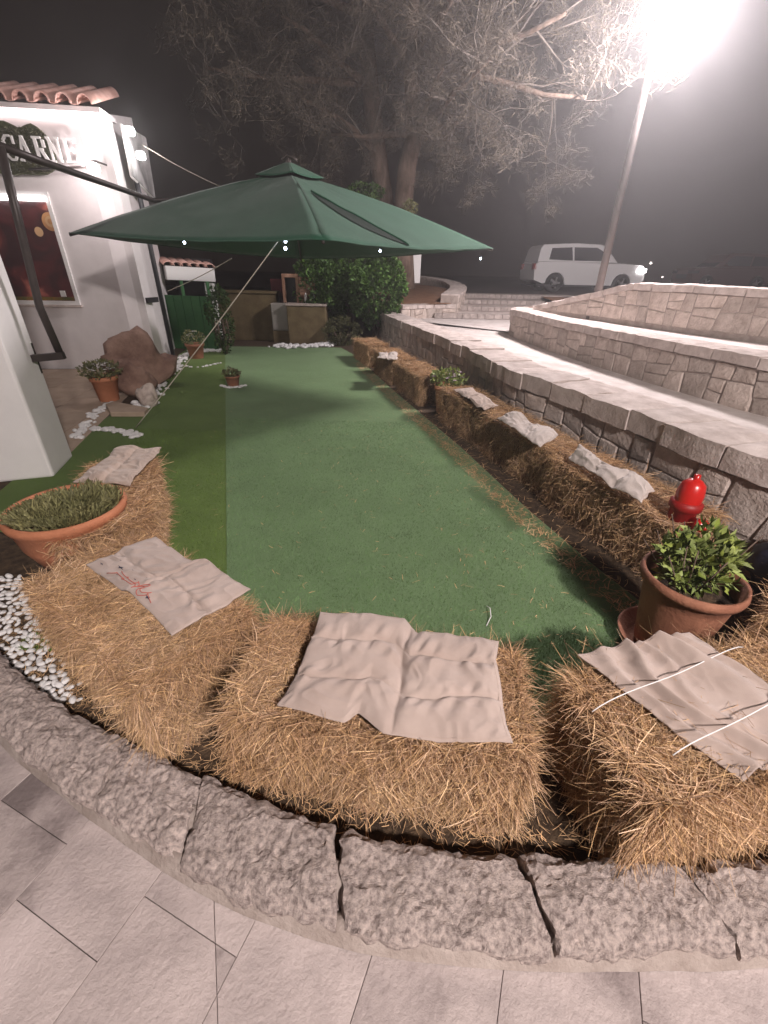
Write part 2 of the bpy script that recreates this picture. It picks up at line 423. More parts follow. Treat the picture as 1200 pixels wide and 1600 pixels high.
# ================================================================== STONE WALLS
def voronoi_cells(S, z0, z1, cw, ch, seed):
    """irregular squared rubble: slanted recursive cuts"""
    r = random.Random(seed); out = []
    def rec(p):
        xs = [a[0] for a in p]; zs = [a[1] for a in p]; w_, h_ = max(xs)-min(xs), max(zs)-min(zs)
        if w_ <= cw*r.uniform(1.05, 1.75) and h_ <= ch*r.uniform(1.05, 1.9): out.append(p); return
        f = r.uniform(.36, .64); c = (min(xs)+w_*(f if w_/cw >= h_/ch else .5), min(zs)+h_*(f if w_/cw < h_/ch else .5))
        a = r.gauss(0, .13); n = (math.cos(a), math.sin(a)) if w_/cw >= h_/ch else (math.sin(a*.8), math.cos(a*.8)); d = n[0]*c[0]+n[1]*c[1]
        A_ = clip(p, n, d); B_ = clip(p, (-n[0], -n[1]), -d)
        if len(A_) < 3 or len(B_) < 3: out.append(p); return
        rec(A_); rec(B_)
    k = max(1, round(S/(cw*4)))
    for i in range(k): rec([(S*i/k, z0), (S*(i+1)/k, z0), (S*(i+1)/k, z1), (S*i/k, z1)])
    return out
def stone_wall(name, label, pts, z0, z1f, cop_h, thick, side, cw, ch, seed, cop_len=(.32,.5), sm=None, cm=None, joint=.008, zbase=None, proud=.020, core_mat=None, capoff=.03, back=True):
    """pts: line of the visible face (x,y); z1f(s) top of coping; side=+1 face is left of the direction"""
    path, S = smooth_path(pts); T = S[-1]; root = empty(name, path[0].copy()); org = Vector(root.location); root.location.z = z0; org.z = z0
    tag(root, label, 'wall')
    def W(s, off, z):
        p, d = at_s(path, S, s); n = Vector((-d.y, d.x, 0))*side
        q = p+n*off; q.z = z; return q-org
    # core
    N = max(8, int(T/.15)); mb = MB()
    prof = lambda s: [(0-.001, z0-.1), (-.001, z1f(s)-cop_h*.5), (-thick, z1f(s)-cop_h*.5), (-thick, z0-.1)]
    vs = []
    for i in range(N+1):
        s = T*i/N
        vs += [W(s, o_, z) for o_, z in prof(s)]
    fs = [(i*4+k, (i+1)*4+k, (i+1)*4+k+1, i*4+k+1) for i in range(N) for k in range(3)]+[(0,1,2,3), (N*4+3,N*4+2,N*4+1,N*4)]
    mb.add(vs, fs); mb.build('wall_core', core_mat or MT['mortar'], root)
    # face stones
    r = random.Random(seed)
    zt = max(z1f(0), z1f(T/2), z1f(T))-cop_h
    for cell in voronoi_cells(T, z0, zt, cw, ch, seed):
        lim = z1f(sum(p[0] for p in cell)/len(cell))-cop_h+.005
        cell = clip(cell, (0, 1), lim)
        if len(cell) < 3: continue
        p = inset(cell, joint/2)
        if len(p) < 3: continue
        c = (sum(a[0] for a in p)/len(p), sum(a[1] for a in p)/len(p)); pr = proud*r.uniform(.6, 1.3)
        if max(a[0] for a in p)-min(a[0] for a in p) < .03: continue
        ring = []   # soften and subdivide long edges
        for i in range(len(p)):
            a = p[i]; b = p[(i+1) % len(p)]; ring.append((a[0]+(c[0]-a[0])*.03, a[1]+(c[1]-a[1])*.03))
            if math.hypot(b[0]-a[0], b[1]-a[1]) > .1: ring.append(((a[0]+b[0])/2+r.uniform(-.006,.006), (a[1]+b[1])/2+r.uniform(-.006,.006)))
        n = len(ring); mb = MB()
        inn = [(a[0]+(c[0]-a[0])*.10, a[1]+(c[1]-a[1])*.10) for a in ring]
        inn2 = [(a[0]+(c[0]-a[0])*.5, a[1]+(c[1]-a[1])*.5) for a in ring]
        V = [W(x, .0, z) for x, z in ring]+[W(x, pr*r.uniform(.7, .95), z) for x, z in inn]+[W(x, pr*r.uniform(.9, 1.2), z) for x, z in inn2]+[W(c[0], pr*1.1, c[1])]
        F = []
        for i in range(n):
            j = (i+1) % n
            F += [(i, j, n+j, n+i), (n+i, n+j, 2*n+j, 2*n+i), (2*n+i, 2*n+j, 3*n)]
        if side > 0: F = [f[::-1] for f in F]
        mb.add(V, F, False); mb.build('wall_stone', sm or MT['wallstone'], root)
    # coping
    s = 0
    while s < T-.05:
        l = r.uniform(*cop_len); e = min(T, s+l)
        if T-e < .12: e = T
        over = capoff+r.uniform(-.008, .012); dz = r.uniform(-.008, .008)
        def f(u, v, w_, s=s, e=e, over=over, dz=dz):
            ss = s+.006+(e-s-.012)*u; zt_ = z1f(ss)+dz; zz = zt_-cop_h*(1-w_)
            off = over-(over+thick)*v
            ed = min(1, min(v*8, (1-v)*8, u*(e-s)*25, (1-u)*(e-s)*25))
            if w_ > .99: zz -= (1-ed)*.014
            return W(ss, off, zz)
        V, F = rough_block(f, max(3, int((e-s)/.07)), 4, 2, .010, 9, r.uniform(0, 50))
        if side > 0: F = [q[::-1] for q in F]
        mb = MB(); mb.add(V, F, False); mb.build('coping_stone', cm or MT['coping'], root)
        s = e
    return root

W1 = [(2.55,1.0),(2.2,1.6),(2.02,1.98),(1.95,2.12),(1.84,2.42),(1.72,2.94),(1.52,3.58),(1.22,4.34),(.96,5.9),(.52,7.8),(.20,9.1),(-.12,10.4),(-.22,10.9)]
stone_wall('retaining_wall', 'long low wall of grey granite blocks running behind the row of hay bales', W1, -.02, lambda s: .66, .15, .42, 1, .24, .19, 11, (.30,.46), cm=MT['coping'], proud=.014, joint=.007)
W2 = [(3.9,2.3),(3.35,2.9),(3.0,3.44),(2.84,4.0),(2.66,4.75),(2.36,6.3),(2.22,7.6),(2.18,8.3),(2.32,8.75)]
stone_wall('terrace_wall', 'middle curved stone wall behind the pale path, with the lamp post at its back', W2, .48, lambda s: .93, .10, .34, 1, .25, .17, 23, (.30,.5), proud=.012, joint=.007)
W3 = [(5.6,3.2),(4.7,4.1),(4.15,4.9),(3.75,5.75),(3.45,6.6),(3.2,7.5),(2.8,8.3),(2.42,8.8)]
_p3, _s3 = smooth_path(W3); T3 = _s3[-1]
stone_wall('upper_wall', 'pale upper stone wall in front of the white car, highest of the terrace walls', W3, .90, lambda s: 1.38 if s < T3-2.2 else 1.38-.44*min(1, (s-(T3-2.2))/2.1), .09, .30, 1, .27, .17, 37, (.24,.36), proud=.013, joint=.007)
# path between the walls, steps, road
p1, s1 = smooth_path([(p[0], p[1]) for p in W1]); p2, s2 = smooth_path(W2)
mb = MB()
L1 = [at_s(p1, s1, s1[-1]*k/40) for k in range(41)]; L2_ = [at_s(p2, s2, s2[-1]*k/40) for k in range(41)]
vs = []
for k in range(41):
    a, d = L1[k]; q = a-Vector((-d.y, d.x, 0))*.38; b, d2 = L2_[k]; q2 = b-Vector((-d2.y, d2.x, 0))*.05
    vs += [(q.x, q.y, .50), (q2.x, q2.y, .50)]
mb.add(vs, [(2*k, 2*k+1, 2*k+3, 2*k+2) for k in range(40)])
mb.poly([(-.1,10.6,.5),(2.3,8.6,.5),(3.6,8.9,.5),(3.9,11.6,.5),(.4,12.0,.5)])
o = mb.build('path', MT['path']); o['kind'] = 'structure'
# terrace soil between walls 2 and 3
mb = MB(); q = smooth_path(W3); vs = []
for k in range(41):
    a, d = at_s(p2, s2, s2[-1]*k/40); a2 = a-Vector((-d.y, d.x, 0))*.25; b, d2 = at_s(q[0], q[1], q[1][-1]*k/40)
    vs += [(a2.x, a2.y, .84), (b.x-d2.y*-.1, b.y, .84)]
mb.add(vs, [(2*k, 2*k+1, 2*k+3, 2*k+2) for k in range(40)]); o = mb.build('terrace_ground', MT['path']); o['kind'] = 'structure'
# steps of brick-like setts
stairs = tag(empty('path_steps', (2.4, 11.0, .5)), 'wide low steps of pinkish setts climbing from the path to the road', 'steps')
for k in range(4):
    y0 = 11.2+k*.95; z1 = .50+(k+1)*.105
    mb = MB(); mb.box((-1.3-k*.02, y0-11.0+.03, -.1), (3.2, y0-11.0+.98, z1-.5)); mb.build('step', MT['coping'], stairs)
    x = -1.3
    while x < 3.1:
        wd = random.uniform(.14, .22); mb = MB(); mb.box((x+.006, y0-11.0-.02, z1-.5-.095), (x+wd-.006, y0-11.0+.14, z1-.5+.006)); mb.build('sett', MT['granite'], stairs); x += wd
mb = MB(); mb.poly([(1.0,15.0,.91),(4.3,15.0,.91),(7,11.5,.91),(9,5,.91),(80,5,.91),(80,60,.91),(-40,60,.91),(-40,17,.91),(.4,16.4,.91)])
o = mb.build('road', MT['road']); o['kind'] = 'structure'
mb = MB(); mb.poly([(2.6,8.7,.895),(3.2,7.8,.895),(3.6,6.8,.895),(4.3,5.1,.895),(5.9,3.3,.895),(9.5,4,.895),(9,11,.895),(4.6,14.9,.895),(4.0,11.5,.895)])
o = mb.build('verge', MT['earth']); o['kind'] = 'structure'
# wall on the far side of the path and the curved planter
W4 = [(1.62,11.35),(1.15,11.35),(.75,11.1),(.3,10.75)]
stone_wall('path_end_wall', 'short pale stone wall at the far end of the path beside the shrub', W4[::-1], .48, lambda s: .80, .09, .3, -1, .26, .15, 51, (.22,.34), back=False)
W5 = [(1.68,11.6),(1.95,12.6),(2.15,13.8),(2.0,15.4),(1.3,16.8),(.4,17.3)]
stone_wall('curved_planter_wall', 'curved pale stone wall winding up round the red earth by the white post', W5, .48, lambda s: 1.02+.06*s, .09, .42, -1, .3, .2, 52, (.3,.45), sm=MT['wallstone'])
mb = MB(); mb.poly([(.3,10.9,.78),(1.5,11.5,.80),(1.75,13.0,.95),(1.8,14.5,1.05),(1.0,16.8,1.1),(-2,17,1.1),(-2.5,12,.78)])
o = mb.build('raised_earth', MT['earth']); o['kind'] = 'structure'

# ================================================================== HAY BALES
def bale_meshes(L, Dp, H, n, seed, wmul=1.0, lmul=1.0):
    rs = np.random.default_rng(seed)
    nu, nv, nw = 26, 12, 10
    def f(u, v, w_):
        x = (u-.5)*L; y = (v-.5)*Dp; z = w_*H
        # soft corners
        k = .035
        for a, b, ha, hb in ((x, y, L/2, Dp/2),):
            pass
        return Vector((x*(1-.05/L), y*(1-.05/Dp), z*(1-.028/H)))
    V, F = rough_block(f, nu, nv, nw, .012, 8, seed)
    V2 = []
    for p in V:
        q = Vector(p); hx, hy = L/2, Dp/2
        ex = max(0, abs(q.x)-(hx-.05)); ey = max(0, abs(q.y)-(hy-.05)); ez = max(0, q.z-(H-.05))
        m_ = math.sqrt(ex*ex+ey*ey+ez*ez)
        if m_ > .05:
            k = .05/m_; q.x = math.copysign(hx-.05+ex*k, q.x) if ex else q.x; q.y = math.copysign(hy-.05+ey*k, q.y) if ey else q.y
            q.z = H-.05+ez*k if ez else q.z
        q.z = max(q.z, 0.0); V2.append(q)
    mb = MB(); mb.add(V2, F, True); core = mb.mesh('compressed_hay', MT['core'])
    # straw
    A = np.array([L*Dp*1.3, L*H, L*H, Dp*H, Dp*H]); fa = rs.choice(5, n, p=A/A.sum())
    a = rs.uniform(-.5, .5, n); b = rs.uniform(-.5, .5, n); P = np.zeros((n, 3)); N = np.zeros((n, 3))
    for k, (nx, ny, nz) in enumerate(((0,0,1),(0,-1,0),(0,1,0),(-1,0,0),(1,0,0))):
        m_ = fa == k; N[m_] = (nx, ny, nz)
        if k == 0: P[m_] = np.stack([a[m_]*L, b[m_]*Dp, np.full(m_.sum(), H)], 1)
        elif k < 3: P[m_] = np.stack([a[m_]*L, np.full(m_.sum(), ny*Dp/2), (b[m_]+.5)*H], 1)
        else: P[m_] = np.stack([np.full(m_.sum(), nx*L/2), a[m_]*Dp, (b[m_]+.5)*H], 1)
    # follow lumps
    lump = np.array([noise.noise(Vector(p*7+seed)) for p in P]); P += N*(lump[:, None]*.022-.012)
    # pull straw at rounded corners inwards
    hx, hy = L/2, Dp/2
    ex = np.maximum(0, np.abs(P[:,0])-(hx-.05)); ey = np.maximum(0, np.abs(P[:,1])-(hy-.05)); ez = np.maximum(0, P[:,2]-(H-.05))
    mm = np.sqrt(ex**2+ey**2+ez**2); k = np.where(mm > .05, .05/np.maximum(mm, 1e-6), 1)
    P[:,0] = np.where(ex > 0, np.sign(P[:,0])*(hx-.05+ex*k), P[:,0]); P[:,1] = np.where(ey > 0, np.sign(P[:,1])*(hy-.05+ey*k), P[:,1]); P[:,2] = np.where(ez > 0, H-.05+ez*k, P[:,2])
    R = rs.normal(size=(n, 3)); R -= N*(R*N).sum(1, keepdims=True); R /= np.linalg.norm(R, axis=1, keepdims=True)
    top = (fa == 0)[:, None]
    # side straws hang, clumped directions
    cl = np.array([noise.noise(Vector(p*5+3*seed+11)) for p in P])[:, None]
    down = np.array([[0, 0, -1.]])
    d1 = np.where(top, R+N*rs.uniform(.0, .45, (n, 1)), R*.95+down*rs.uniform(.1, 1.3, (n, 1))+N*rs.uniform(.1, .7, (n, 1))+cl*np.cross(N, down)*1.2)
    d2 = d1/np.linalg.norm(d1, axis=1, keepdims=True)+rs.normal(size=(n, 3))*.22+down*np.where(top, .25, .35)
    Ln = rs.gamma(4, .016, n).clip(.025, .17)*lmul; Wd = rs.uniform(.0011, .0030, n)*wmul
    t = rs.uniform(.45, 1.25, n); hue = rs.uniform(-.08, .08, n)
    br = rs.random(n) < .07; t[br] = rs.uniform(1.4, 1.8, br.sum())
    dk = lump[:, None]
    tint = np.stack([t*(1+hue*.3), t*(1+hue*.2), t*(1-hue*2)], 1)
    tint[br] *= (1, 1.1, 1.5)
    u = rs.normal(size=(n, 3))
    st = ribbons(P, d1, d2, Ln, Wd, u, 'loose_straw', MT['straw'], np.clip(tint, .15, 1.9))
    return core, st
def bale(loc, rz, label, group, meshes, tilt=(0, 0)):
    r = empty('hay_bale', loc, rz); r.rotation_euler = (tilt[0], tilt[1], rz)
    tag(r, label, 'hay bale', group)
    link('compressed_hay', meshes[0], r); link('loose_straw', meshes[1], r, kind='stuff')
    return r
nearL = bale_meshes(.86, .45, .37, 62000, 1, .68, .75)
nearC = bale_meshes(.88, .40, .36, 66000, 2, .70, .72)
nearR = bale_meshes(.96, .40, .37, 62000, 3, .76, .98)
GR = 'hay bales set round the green turf'
bale((-.935, 1.255, 0), math.radians(-36), 'hay bale with the printed cushion, between the bowl planter and the middle front bale', GR, nearL)
bale((.0, .912, 0), math.radians(-9), 'nearest hay bale at the front centre, under the wide six-panel cushion', GR, nearC)
bale((1.08, .835, 0), math.radians(12), 'front right hay bale under the cushion crossed by two white strings', GR, nearR)
farA = bale_meshes(.95, .38, .37, 30000, 4, 1.0, .8); farB = bale_meshes(1.0, .36, .37, 26000, 5, 1.1, .75)
bale((-1.50, 2.12, 0), math.radians(-68), 'hay bale behind the bowl planter next to the white pillar', GR, farA)
row = [(1.48, 2.37, 'row bale at the wall nearest the red hydrant, its cushion curled up at one end', -72), (1.19, 3.38, 'row bale with the smaller pale cushion, second from the red hydrant', -73),
       (.91, 4.32, 'row bale just before the small flower pot, cushion at its back edge', -72), (.44, 5.80, 'row bale just beyond the small flower pot in the gap', -74), (.10, 6.9, 'row bale far down the turf with a scrap of cloth on top', -73), (-.30, 8.15, 'farthest hay bale of the row, near the low back wall', -72)]
for i, (x, y, lb, a) in enumerate(row):
    bale((x, y, 0), math.radians(a), lb, GR, farB if i != 0 else farA, tilt=(random.uniform(-.02,.02), random.uniform(-.02,.02)))
bale((1.95, 1.42, 0), math.radians(40), 'hay bale in the right corner behind the front right bale and the big pot', GR, farA)

# ================================================================== CUSHIONS
def polyl(pts, t):
    """pts: [(t, Vector)], piecewise linear"""
    for (t0, a), (t1, b) in zip(pts[:-1], pts[1:]):
        if t <= t1: return a.lerp(b, (t-t0)/(t1-t0))
    return pts[-1][1]
def cushion(name, label, quad, z, us, vs_, m, seed, puff=.022, wr=.010, group='canvas seat cushions on the hay bales', res=72, edge=.012, folds=None, sides=None, droop=None):
    """us, vs_: places of the seams across the cloth (0..1); sides: measured outline (far, near, left, right)"""
    A, B, Cc, Dd = [Vector(q) for q in quad]      # far-left, far-right, near-right, near-left
    cen = (A+B+Cc+Dd)/4; org = Vector((cen.x, cen.y, z)); rr = random.Random(seed)
    W_ = ((B-A).length+(Cc-Dd).length)/2; H_ = ((Dd-A).length+(Cc-B).length)/2
    U = [0]+list(us)+[1]; V_ = [0]+list(vs_)+[1]; pw = {(i, j): rr.uniform(.6, 1.2) for i in range(len(U)) for j in range(len(V_))}
    if sides:
        far = [(t, G(x, y, A.z)) for t, x, y in sides[0]]; near = [(t, G(x, y, Dd.z)) for t, x, y in sides[1]]
        lft = [(t, G(x, y, A.z+(Dd.z-A.z)*t)) for t, x, y in sides[2]]; rgt = [(t, G(x, y, B.z+(Cc.z-B.z)*t)) for t, x, y in sides[3]]
    def surf(u, v, lift=0):
        if sides:
            p = polyl(far, u).lerp(polyl(near, u), v)+polyl(lft, v).lerp(polyl(rgt, v), u)-A.lerp(B, u).lerp(Dd.lerp(Cc, u), v)
        else: p = A.lerp(B, u).lerp(Dd.lerp(Cc, u), v)
        p = p+Vector((noise.noise(Vector((u*3.1, v*3.1, seed))), noise.noise(Vector((u*3.1+9, v*3.1, seed))), 0))*edge
        i = max(k for k in range(len(U)-1) if u >= U[k]-1e-9); j = max(k for k in range(len(V_)-1) if v >= V_[k]-1e-9)
        wob = .010*noise.noise(Vector((u*5, v*5, seed+20)))
        du0, du1 = (u-U[i])*W_, (U[i+1]-u)*W_; dv0, dv1 = (v-V_[j])*H_+wob*(V_[j] > 0), (V_[j+1]-v)*H_-wob*(V_[j+1] < 1)
        def rise(d, inner): return 1-math.exp(-abs(d)/(.013 if inner else .022))
        h = rise(du0, U[i] > 0)*rise(du1, U[i+1] < 1)*rise(dv0, V_[j] > 0)*rise(dv1, V_[j+1] < 1)
        zz = puff*pw[(i, j)]*h
        dv = min(dv0 if V_[j] > 0 else 9, dv1 if V_[j+1] < 1 else 9); du = min(du0 if U[i] > 0 else 9, du1 if U[i+1] < 1 else 9)
        zz += wr*2.0*noise.noise(Vector((u*W_*27+v*4, v*7, seed+3)))*math.exp(-(max(0, dv)/.045)**1.5)*(1-math.exp(-max(0, dv)/.006))
        zz += wr*1.5*noise.noise(Vector((u*5, v*H_*28, seed+4)))*math.exp(-(max(0, du)/.035)**1.5)*(1-math.exp(-max(0, du)/.006))
        q = Vector((u*W_*9, v*H_*9, seed+5)); n1 = noise.noise(q); n2 = noise.noise(q*2.1+Vector((n1*1.5, 0, 3)))
        zz += wr*1.2*n1+wr*.9*(1-abs(n2)*2)*.6
        if folds: zz += folds(u, v)
        if droop: zz += droop(u, v)
        return Vector((p.x-org.x, p.y-org.y, p.z-z+zz+lift+.006))
    mb = MB(); mb.grid(res, res, surf); o = mb.build(name, m, None, org)
    tag(o, label, 'cushion', group); solidify(o, .005, 1)
    # stitched hem just inside the edge
    st = MB(); e = .02
    loop = [(e+(1-2*e)*t/20, e) for t in range(21)]+[(1-e, e+(1-2*e)*t/20) for t in range(1, 21)]+[(1-e-(1-2*e)*t/20, 1-e) for t in range(1, 21)]
    st.tube([surf(u, v, .0004) for u, v in loop], .0007, 4); st.build('hem_stitching', MT['clothd'], o)
    return o, surf
def q4(pts, z): return [G(x, y, z_) for (x, y), z_ in zip(pts, z if hasattr(z, '__len__') else [z]*4)]
CZ = .405
cC, _ = cushion('seat_cushion', 'wide beige canvas cushion of six sewn panels on the nearest centre bale', q4([(500,958),(778,1003),(803,1165),(434,1106)], [.41,.41,.375,.375]), CZ, [.5], [.22, .63], MT['cloth'], 4.3, .020, .0085, edge=.008, res=150, sides=([(0,500,958),(.46,630,966),(.53,650,990),(.75,705,992),(1,778,1003)], [(0,434,1106),(.27,538,1130),(.35,562,1117),(.47,600,1150),(.80,738,1163),(1,803,1165)], [(0,500,958),(.16,489,990),(.5,470,1042),(1,434,1106)], [(0,778,1003),(.18,772,1036),(.5,782,1075),(.8,790,1130),(1,803,1165)]))
def fold_L(u, v): return .012*math.exp(-((u-.5)*9)**2)-.004
cL, surfL = cushion('seat_cushion', 'beige canvas cushion printed with dark stars and red lettering, on the left front bale', q4([(243,838),(392,922),(270,994),(135,882)], [.415,.40,.39,.41]), CZ, [.47], [.5], MT['cloth'], 9.1, .012, .009, edge=.008, folds=fold_L, res=110, sides=([(0,243,838),(.38,300,880),(.50,322,879),(1,392,922)], [(0,135,882),(.35,190,925),(.48,205,930),(1,270,994)], [(0,243,838),(.45,190,858),(.6,178,868),(1,135,882)], [(0,392,922),(.45,335,958),(.55,325,960),(1,270,994)]))
def fold_R(u, v):
    w_ = u+.16*noise.noise(Vector((u*1.7, v*1.9, 4)))+.08*v-.04
    z = 0
    for c, wd, a in ((.12,.05,.016),(.31,.045,.027),(.47,.03,.012),(.70,.085,.028),(.93,.04,.012)):
        a *= 1.15+.8*noise.noise(Vector((c*9, v*2.3, 7))); z += a*math.exp(-((w_-c)/wd)**2)
    return z-.012
cR, surfR = cushion('seat_cushion', 'beige canvas cushion in long soft folds on the front right bale, tied with white strings', q4([(903,1022),(1075,985),(1330,1150),(1160,1222)], [.40,.42,.40,.375]), CZ, [], [], MT['cloth'], 2.7, .004, .007, edge=.012, folds=fold_R, res=110)
cushion('seat_cushion', 'worn brownish cushion on the bale beside the white pillar', q4([(190,698),(255,702),(200,760),(116,757)], [.40,.40,.39,.39]), CZ, [.5], [], MT['clothd'], 5.5, .02, .012, edge=.02)
def curl(u, v): return .06*max(0, .12-v)*8*(.3+.7*abs(math.sin(u*7)))
cushion('seat_cushion', 'pale cushion with a curled edge on the row bale nearest the red hydrant', q4([(905,703),(1022,772),(1000,787),(886,716)], [.45,.42,.41,.40]), CZ, [.36,.68], [], MT['cloth2'], 6.5, .02, .012, edge=.02, folds=lambda u, v: .035*(1-v)*(.5+.5*math.sin(u*9+1)))
cushion('seat_cushion', 'pale crumpled cushion on the second row bale from the red hydrant', q4([(800,650),(872,682),(846,702),(776,655)], [.44,.42,.40,.41]), CZ, [.34,.66], [], MT['cloth2'], 7.5, .02, .012, edge=.02, folds=lambda u, v: .04*(1-v)*(.5+.5*math.sin(u*10)))
cushion('seat_cushion', 'flat cushion with a white edge on the row bale beside the flower pot', q4([(738,608),(778,635),(756,643),(709,610)], [.41,.41,.395,.395]), CZ, [.5], [], MT['clothd'], 8.5, .015, .012, edge=.02)
cushion('seat_cushion', 'small scrap of pale cushion on a far bale of the row', q4([(592,553),(620,553),(622,563),(590,562)], .40), CZ, [.5], [], MT['cloth2'], 10.5, .02, .02, edge=.03)
# print on the left cushion
pr_root = cL
mbs = MB()
def star(mb, u0, v0, r, k=4):
    pts = [(u0+math.cos(a)*rr, v0+math.sin(a)*rr) for i in range(2*k) for a, rr in ((PI*i/k+.3, r if i % 2 == 0 else r*.35),)]
    mb.poly([surfL(max(0.01, min(.99, u)), max(.01, min(.99, v)), .0025) for u, v in pts])
# near-left half (v large, u small) carries the print
for u0, v0, r in ((.10,.62,.012),(.17,.73,.035),(.06,.86,.018),(.25,.66,.010),(.22,.86,.009),(.33,.76,.012),(.40,.84,.010),(.47,.86,.010),(.36,.62,.008),(.62,.90,.030)):
    mbs = MB(); star(mbs, u0, v0, r); mbs.build('printed_star', MT['ink'], pr_root)
mbs = MB()
def inkline(pts, rad=.0011):
    mbs.tube([surfL(max(.005, min(.995, u)), max(.005, min(.995, v)), .0015) for u, v in pts], rad, 5)
for row_ in range(1):
    n = 90; pts = []
    for i in range(n):
        t = i/(n-1); u = .16+t*.50+.018*math.sin(t*40); v = .93-.09*abs(math.sin(t*12))-.03*math.sin(t*5)-.025*math.sin(t*31)
        pts.append((u, v))
    inkline(pts, .0016)
    pts = [(u+.005, v-.055+.012*math.sin(i*.5)) for i, (u, v) in enumerate(pts)]; inkline(pts[8:-14], .0016)
mbs.build('printed_lettering', MT['redink'], pr_root)

# strings over the right cushion
for i, (a, b, lb) in enumerate((((925,1112),(1160,1012),'white string across the far half of the right front cushion'), ((1050,1182),(1290,1058),'white string across the near half of the right front cushion'))):
    mb = MB(); A = G(*a, .415); B = G(*b, .415); pts = []
    for k in range(25):
        t = k/24; p = A.lerp(B, t); p.z = .430+.006*math.sin(t*9+i)-.015*(abs(t-.5)*2)**10; pts.append(p-A)
    mb.tube(pts, .0016, 6); tag(mb.build('baling_string', MT['white'], None, A), lb, 'string')

# ================================================================== BUILDING
BC = Vector((-3.70, 7.22, 0)); fr = Vector((math.cos(math.radians(7)), math.sin(math.radians(7)), 0)); sdw = Vector((-.30, .954, 0))
bld = tag(empty('restaurant_building', BC), 'white single storey building with terracotta roof tiles, shop sign and lit window on the left', 'building')
def BL(s, out, z): return fr*(-s)+Vector((fr.y, -fr.x, 0))*out+Vector((0, 0, z))   # s metres left of the corner, out in front, local
H_B = 3.13
def wall_prism(pts2, z0, z1): 
    n = len(pts2); b = MB(); b.add([(x, y, z0) for x, y in pts2]+[(x, y, z1) for x, y in pts2], [(i, (i+1)%n, n+(i+1)%n, n+i) for i in range(n)]+[tuple(range(n, 2*n)), tuple(range(n-1, -1, -1))]); return b
def seg(s0, s1, z0, z1, o0=0, o1=-.3, m=None, name='wall', parent=None):
    b = MB(); P = [BL(s0, o0, z0), BL(s1, o0, z0), BL(s1, o1, z0), BL(s0, o1, z0), BL(s0, o0, z1), BL(s1, o0, z1), BL(s1, o1, z1), BL(s0, o1, z1)]
    b.add(P, [(0,1,2,3),(7,6,5,4),(0,4,5,1),(1,5,6,2),(2,6,7,3),(3,7,4,0)]); return b.build(name, m or MT['stucco'], parent or bld)
wz0, wz1 = .93, 2.30; ws0, ws1 = .92, 2.9
seg(0, ws0, 0, H_B); seg(ws1, 5, 0, H_B); seg(ws0, ws1, 0, wz0); seg(ws0, ws1, wz1, H_B)
# side wall
n_side = Vector((sdw.y, -sdw.x, 0))
b = MB(); a0 = BL(0, -.02, 0); e0 = a0+sdw*2.6; t_ = n_side*-.3
b.add([a0+t_*.0, e0, e0+t_, a0+t_]+[p+Vector((0,0,z)) for p, z in ((a0, H_B+.02), (e0, H_B+.55), (e0+t_, H_B+.55), (a0+t_, H_B+.02))],
      [(3,2,1,0),(4,5,6,7),(0,1,5,4),(1,2,6,5),(2,3,7,6),(3,0,4,7)]); b.build('side_wall', MT['stucco'], bld)
seg(-.02, 5, H_B, H_B+.05, .10, -.4, MT['stucco'], 'eave')
# tiles: rounded cover tiles, rising to the back
for k in range(17):
    s = .12+k*.245
    b = MB()
    def tf(u, v, s=s):
        a = PI*u; out = .16-1.0*v; z = H_B+.055+.33*v
        return BL(s+math.cos(a)*.078, out, z+math.sin(a)*.088)
    b.grid(10, 3, tf); o = b.build('roof_tile', MT['tile'], bld); solidify(o, .018, 1)
    b = MB()
    b.grid(6, 3, lambda u, v, s=s: BL(s+.122+math.cos(PI+PI*u)*.055, .15-1.0*v, H_B+.085+.33*v+math.sin(PI+PI*u)*.028)); o = b.build('roof_tile', MT['tile'], bld); solidify(o, .012, 1)
b = MB(); b.add([BL(.1, -.3, H_B+.08), BL(5, -.3, H_B+.08), BL(5, -4, H_B+.5), BL(.9, -3.0, H_B+.45)], [(0,1,2,3)]); b.build('roof', MT['tile'], bld)
# window
wf = MB()
for s0, s1, z0, z1 in ((ws0, ws0+.05, wz0, wz1), (ws1-.05, ws1, wz0, wz1), (ws0+.05, ws1-.05, wz0, wz0+.05), (ws0+.05, ws1-.05, wz1-.05, wz1)):
    P = [BL(s, o_, z) for z in (z0, z1) for s, o_ in ((s0,.025),(s1,.025),(s1,-.09),(s0,-.09))]
    wf.add(P, [(0,1,2,3),(7,6,5,4),(0,4,5,1),(1,5,6,2),(2,6,7,3),(3,7,4,0)])
win = wf.build('window', MT['white'], bld)
pm = bpy.data.materials.new('backlit_print'); pm.use_nodes = True; n = pm.node_tree.nodes; L = pm.node_tree.links; bb = n['Principled BSDF']
tc = n.new('ShaderNodeTexCoord'); nz = n.new('ShaderNodeTexNoise'); nz.inputs['Scale'].default_value = 2.3; nz.inputs['Detail'].default_value = 3; nz.inputs['Distortion'].default_value = .8; L.new(tc.outputs['Object'], nz.inputs['Vector'])
cr = n.new('ShaderNodeValToRGB'); e = cr.color_ramp.elements; e[0].position = .40; e[0].color = (.030,.012,.013,1); e[1].position = .74; e[1].color = (.42,.14,.10,1); x = e.new(.56); x.color = (.075,.018,.018,1)
L.new(nz.outputs['Fac'], cr.inputs[0]); L.new(cr.outputs[0], bb.inputs['Base Color']); L.new(cr.outputs[0], bb.inputs['Emission Color']); bb.inputs['Emission Strength'].default_value = .25; bb.inputs['Roughness'].default_value = .25
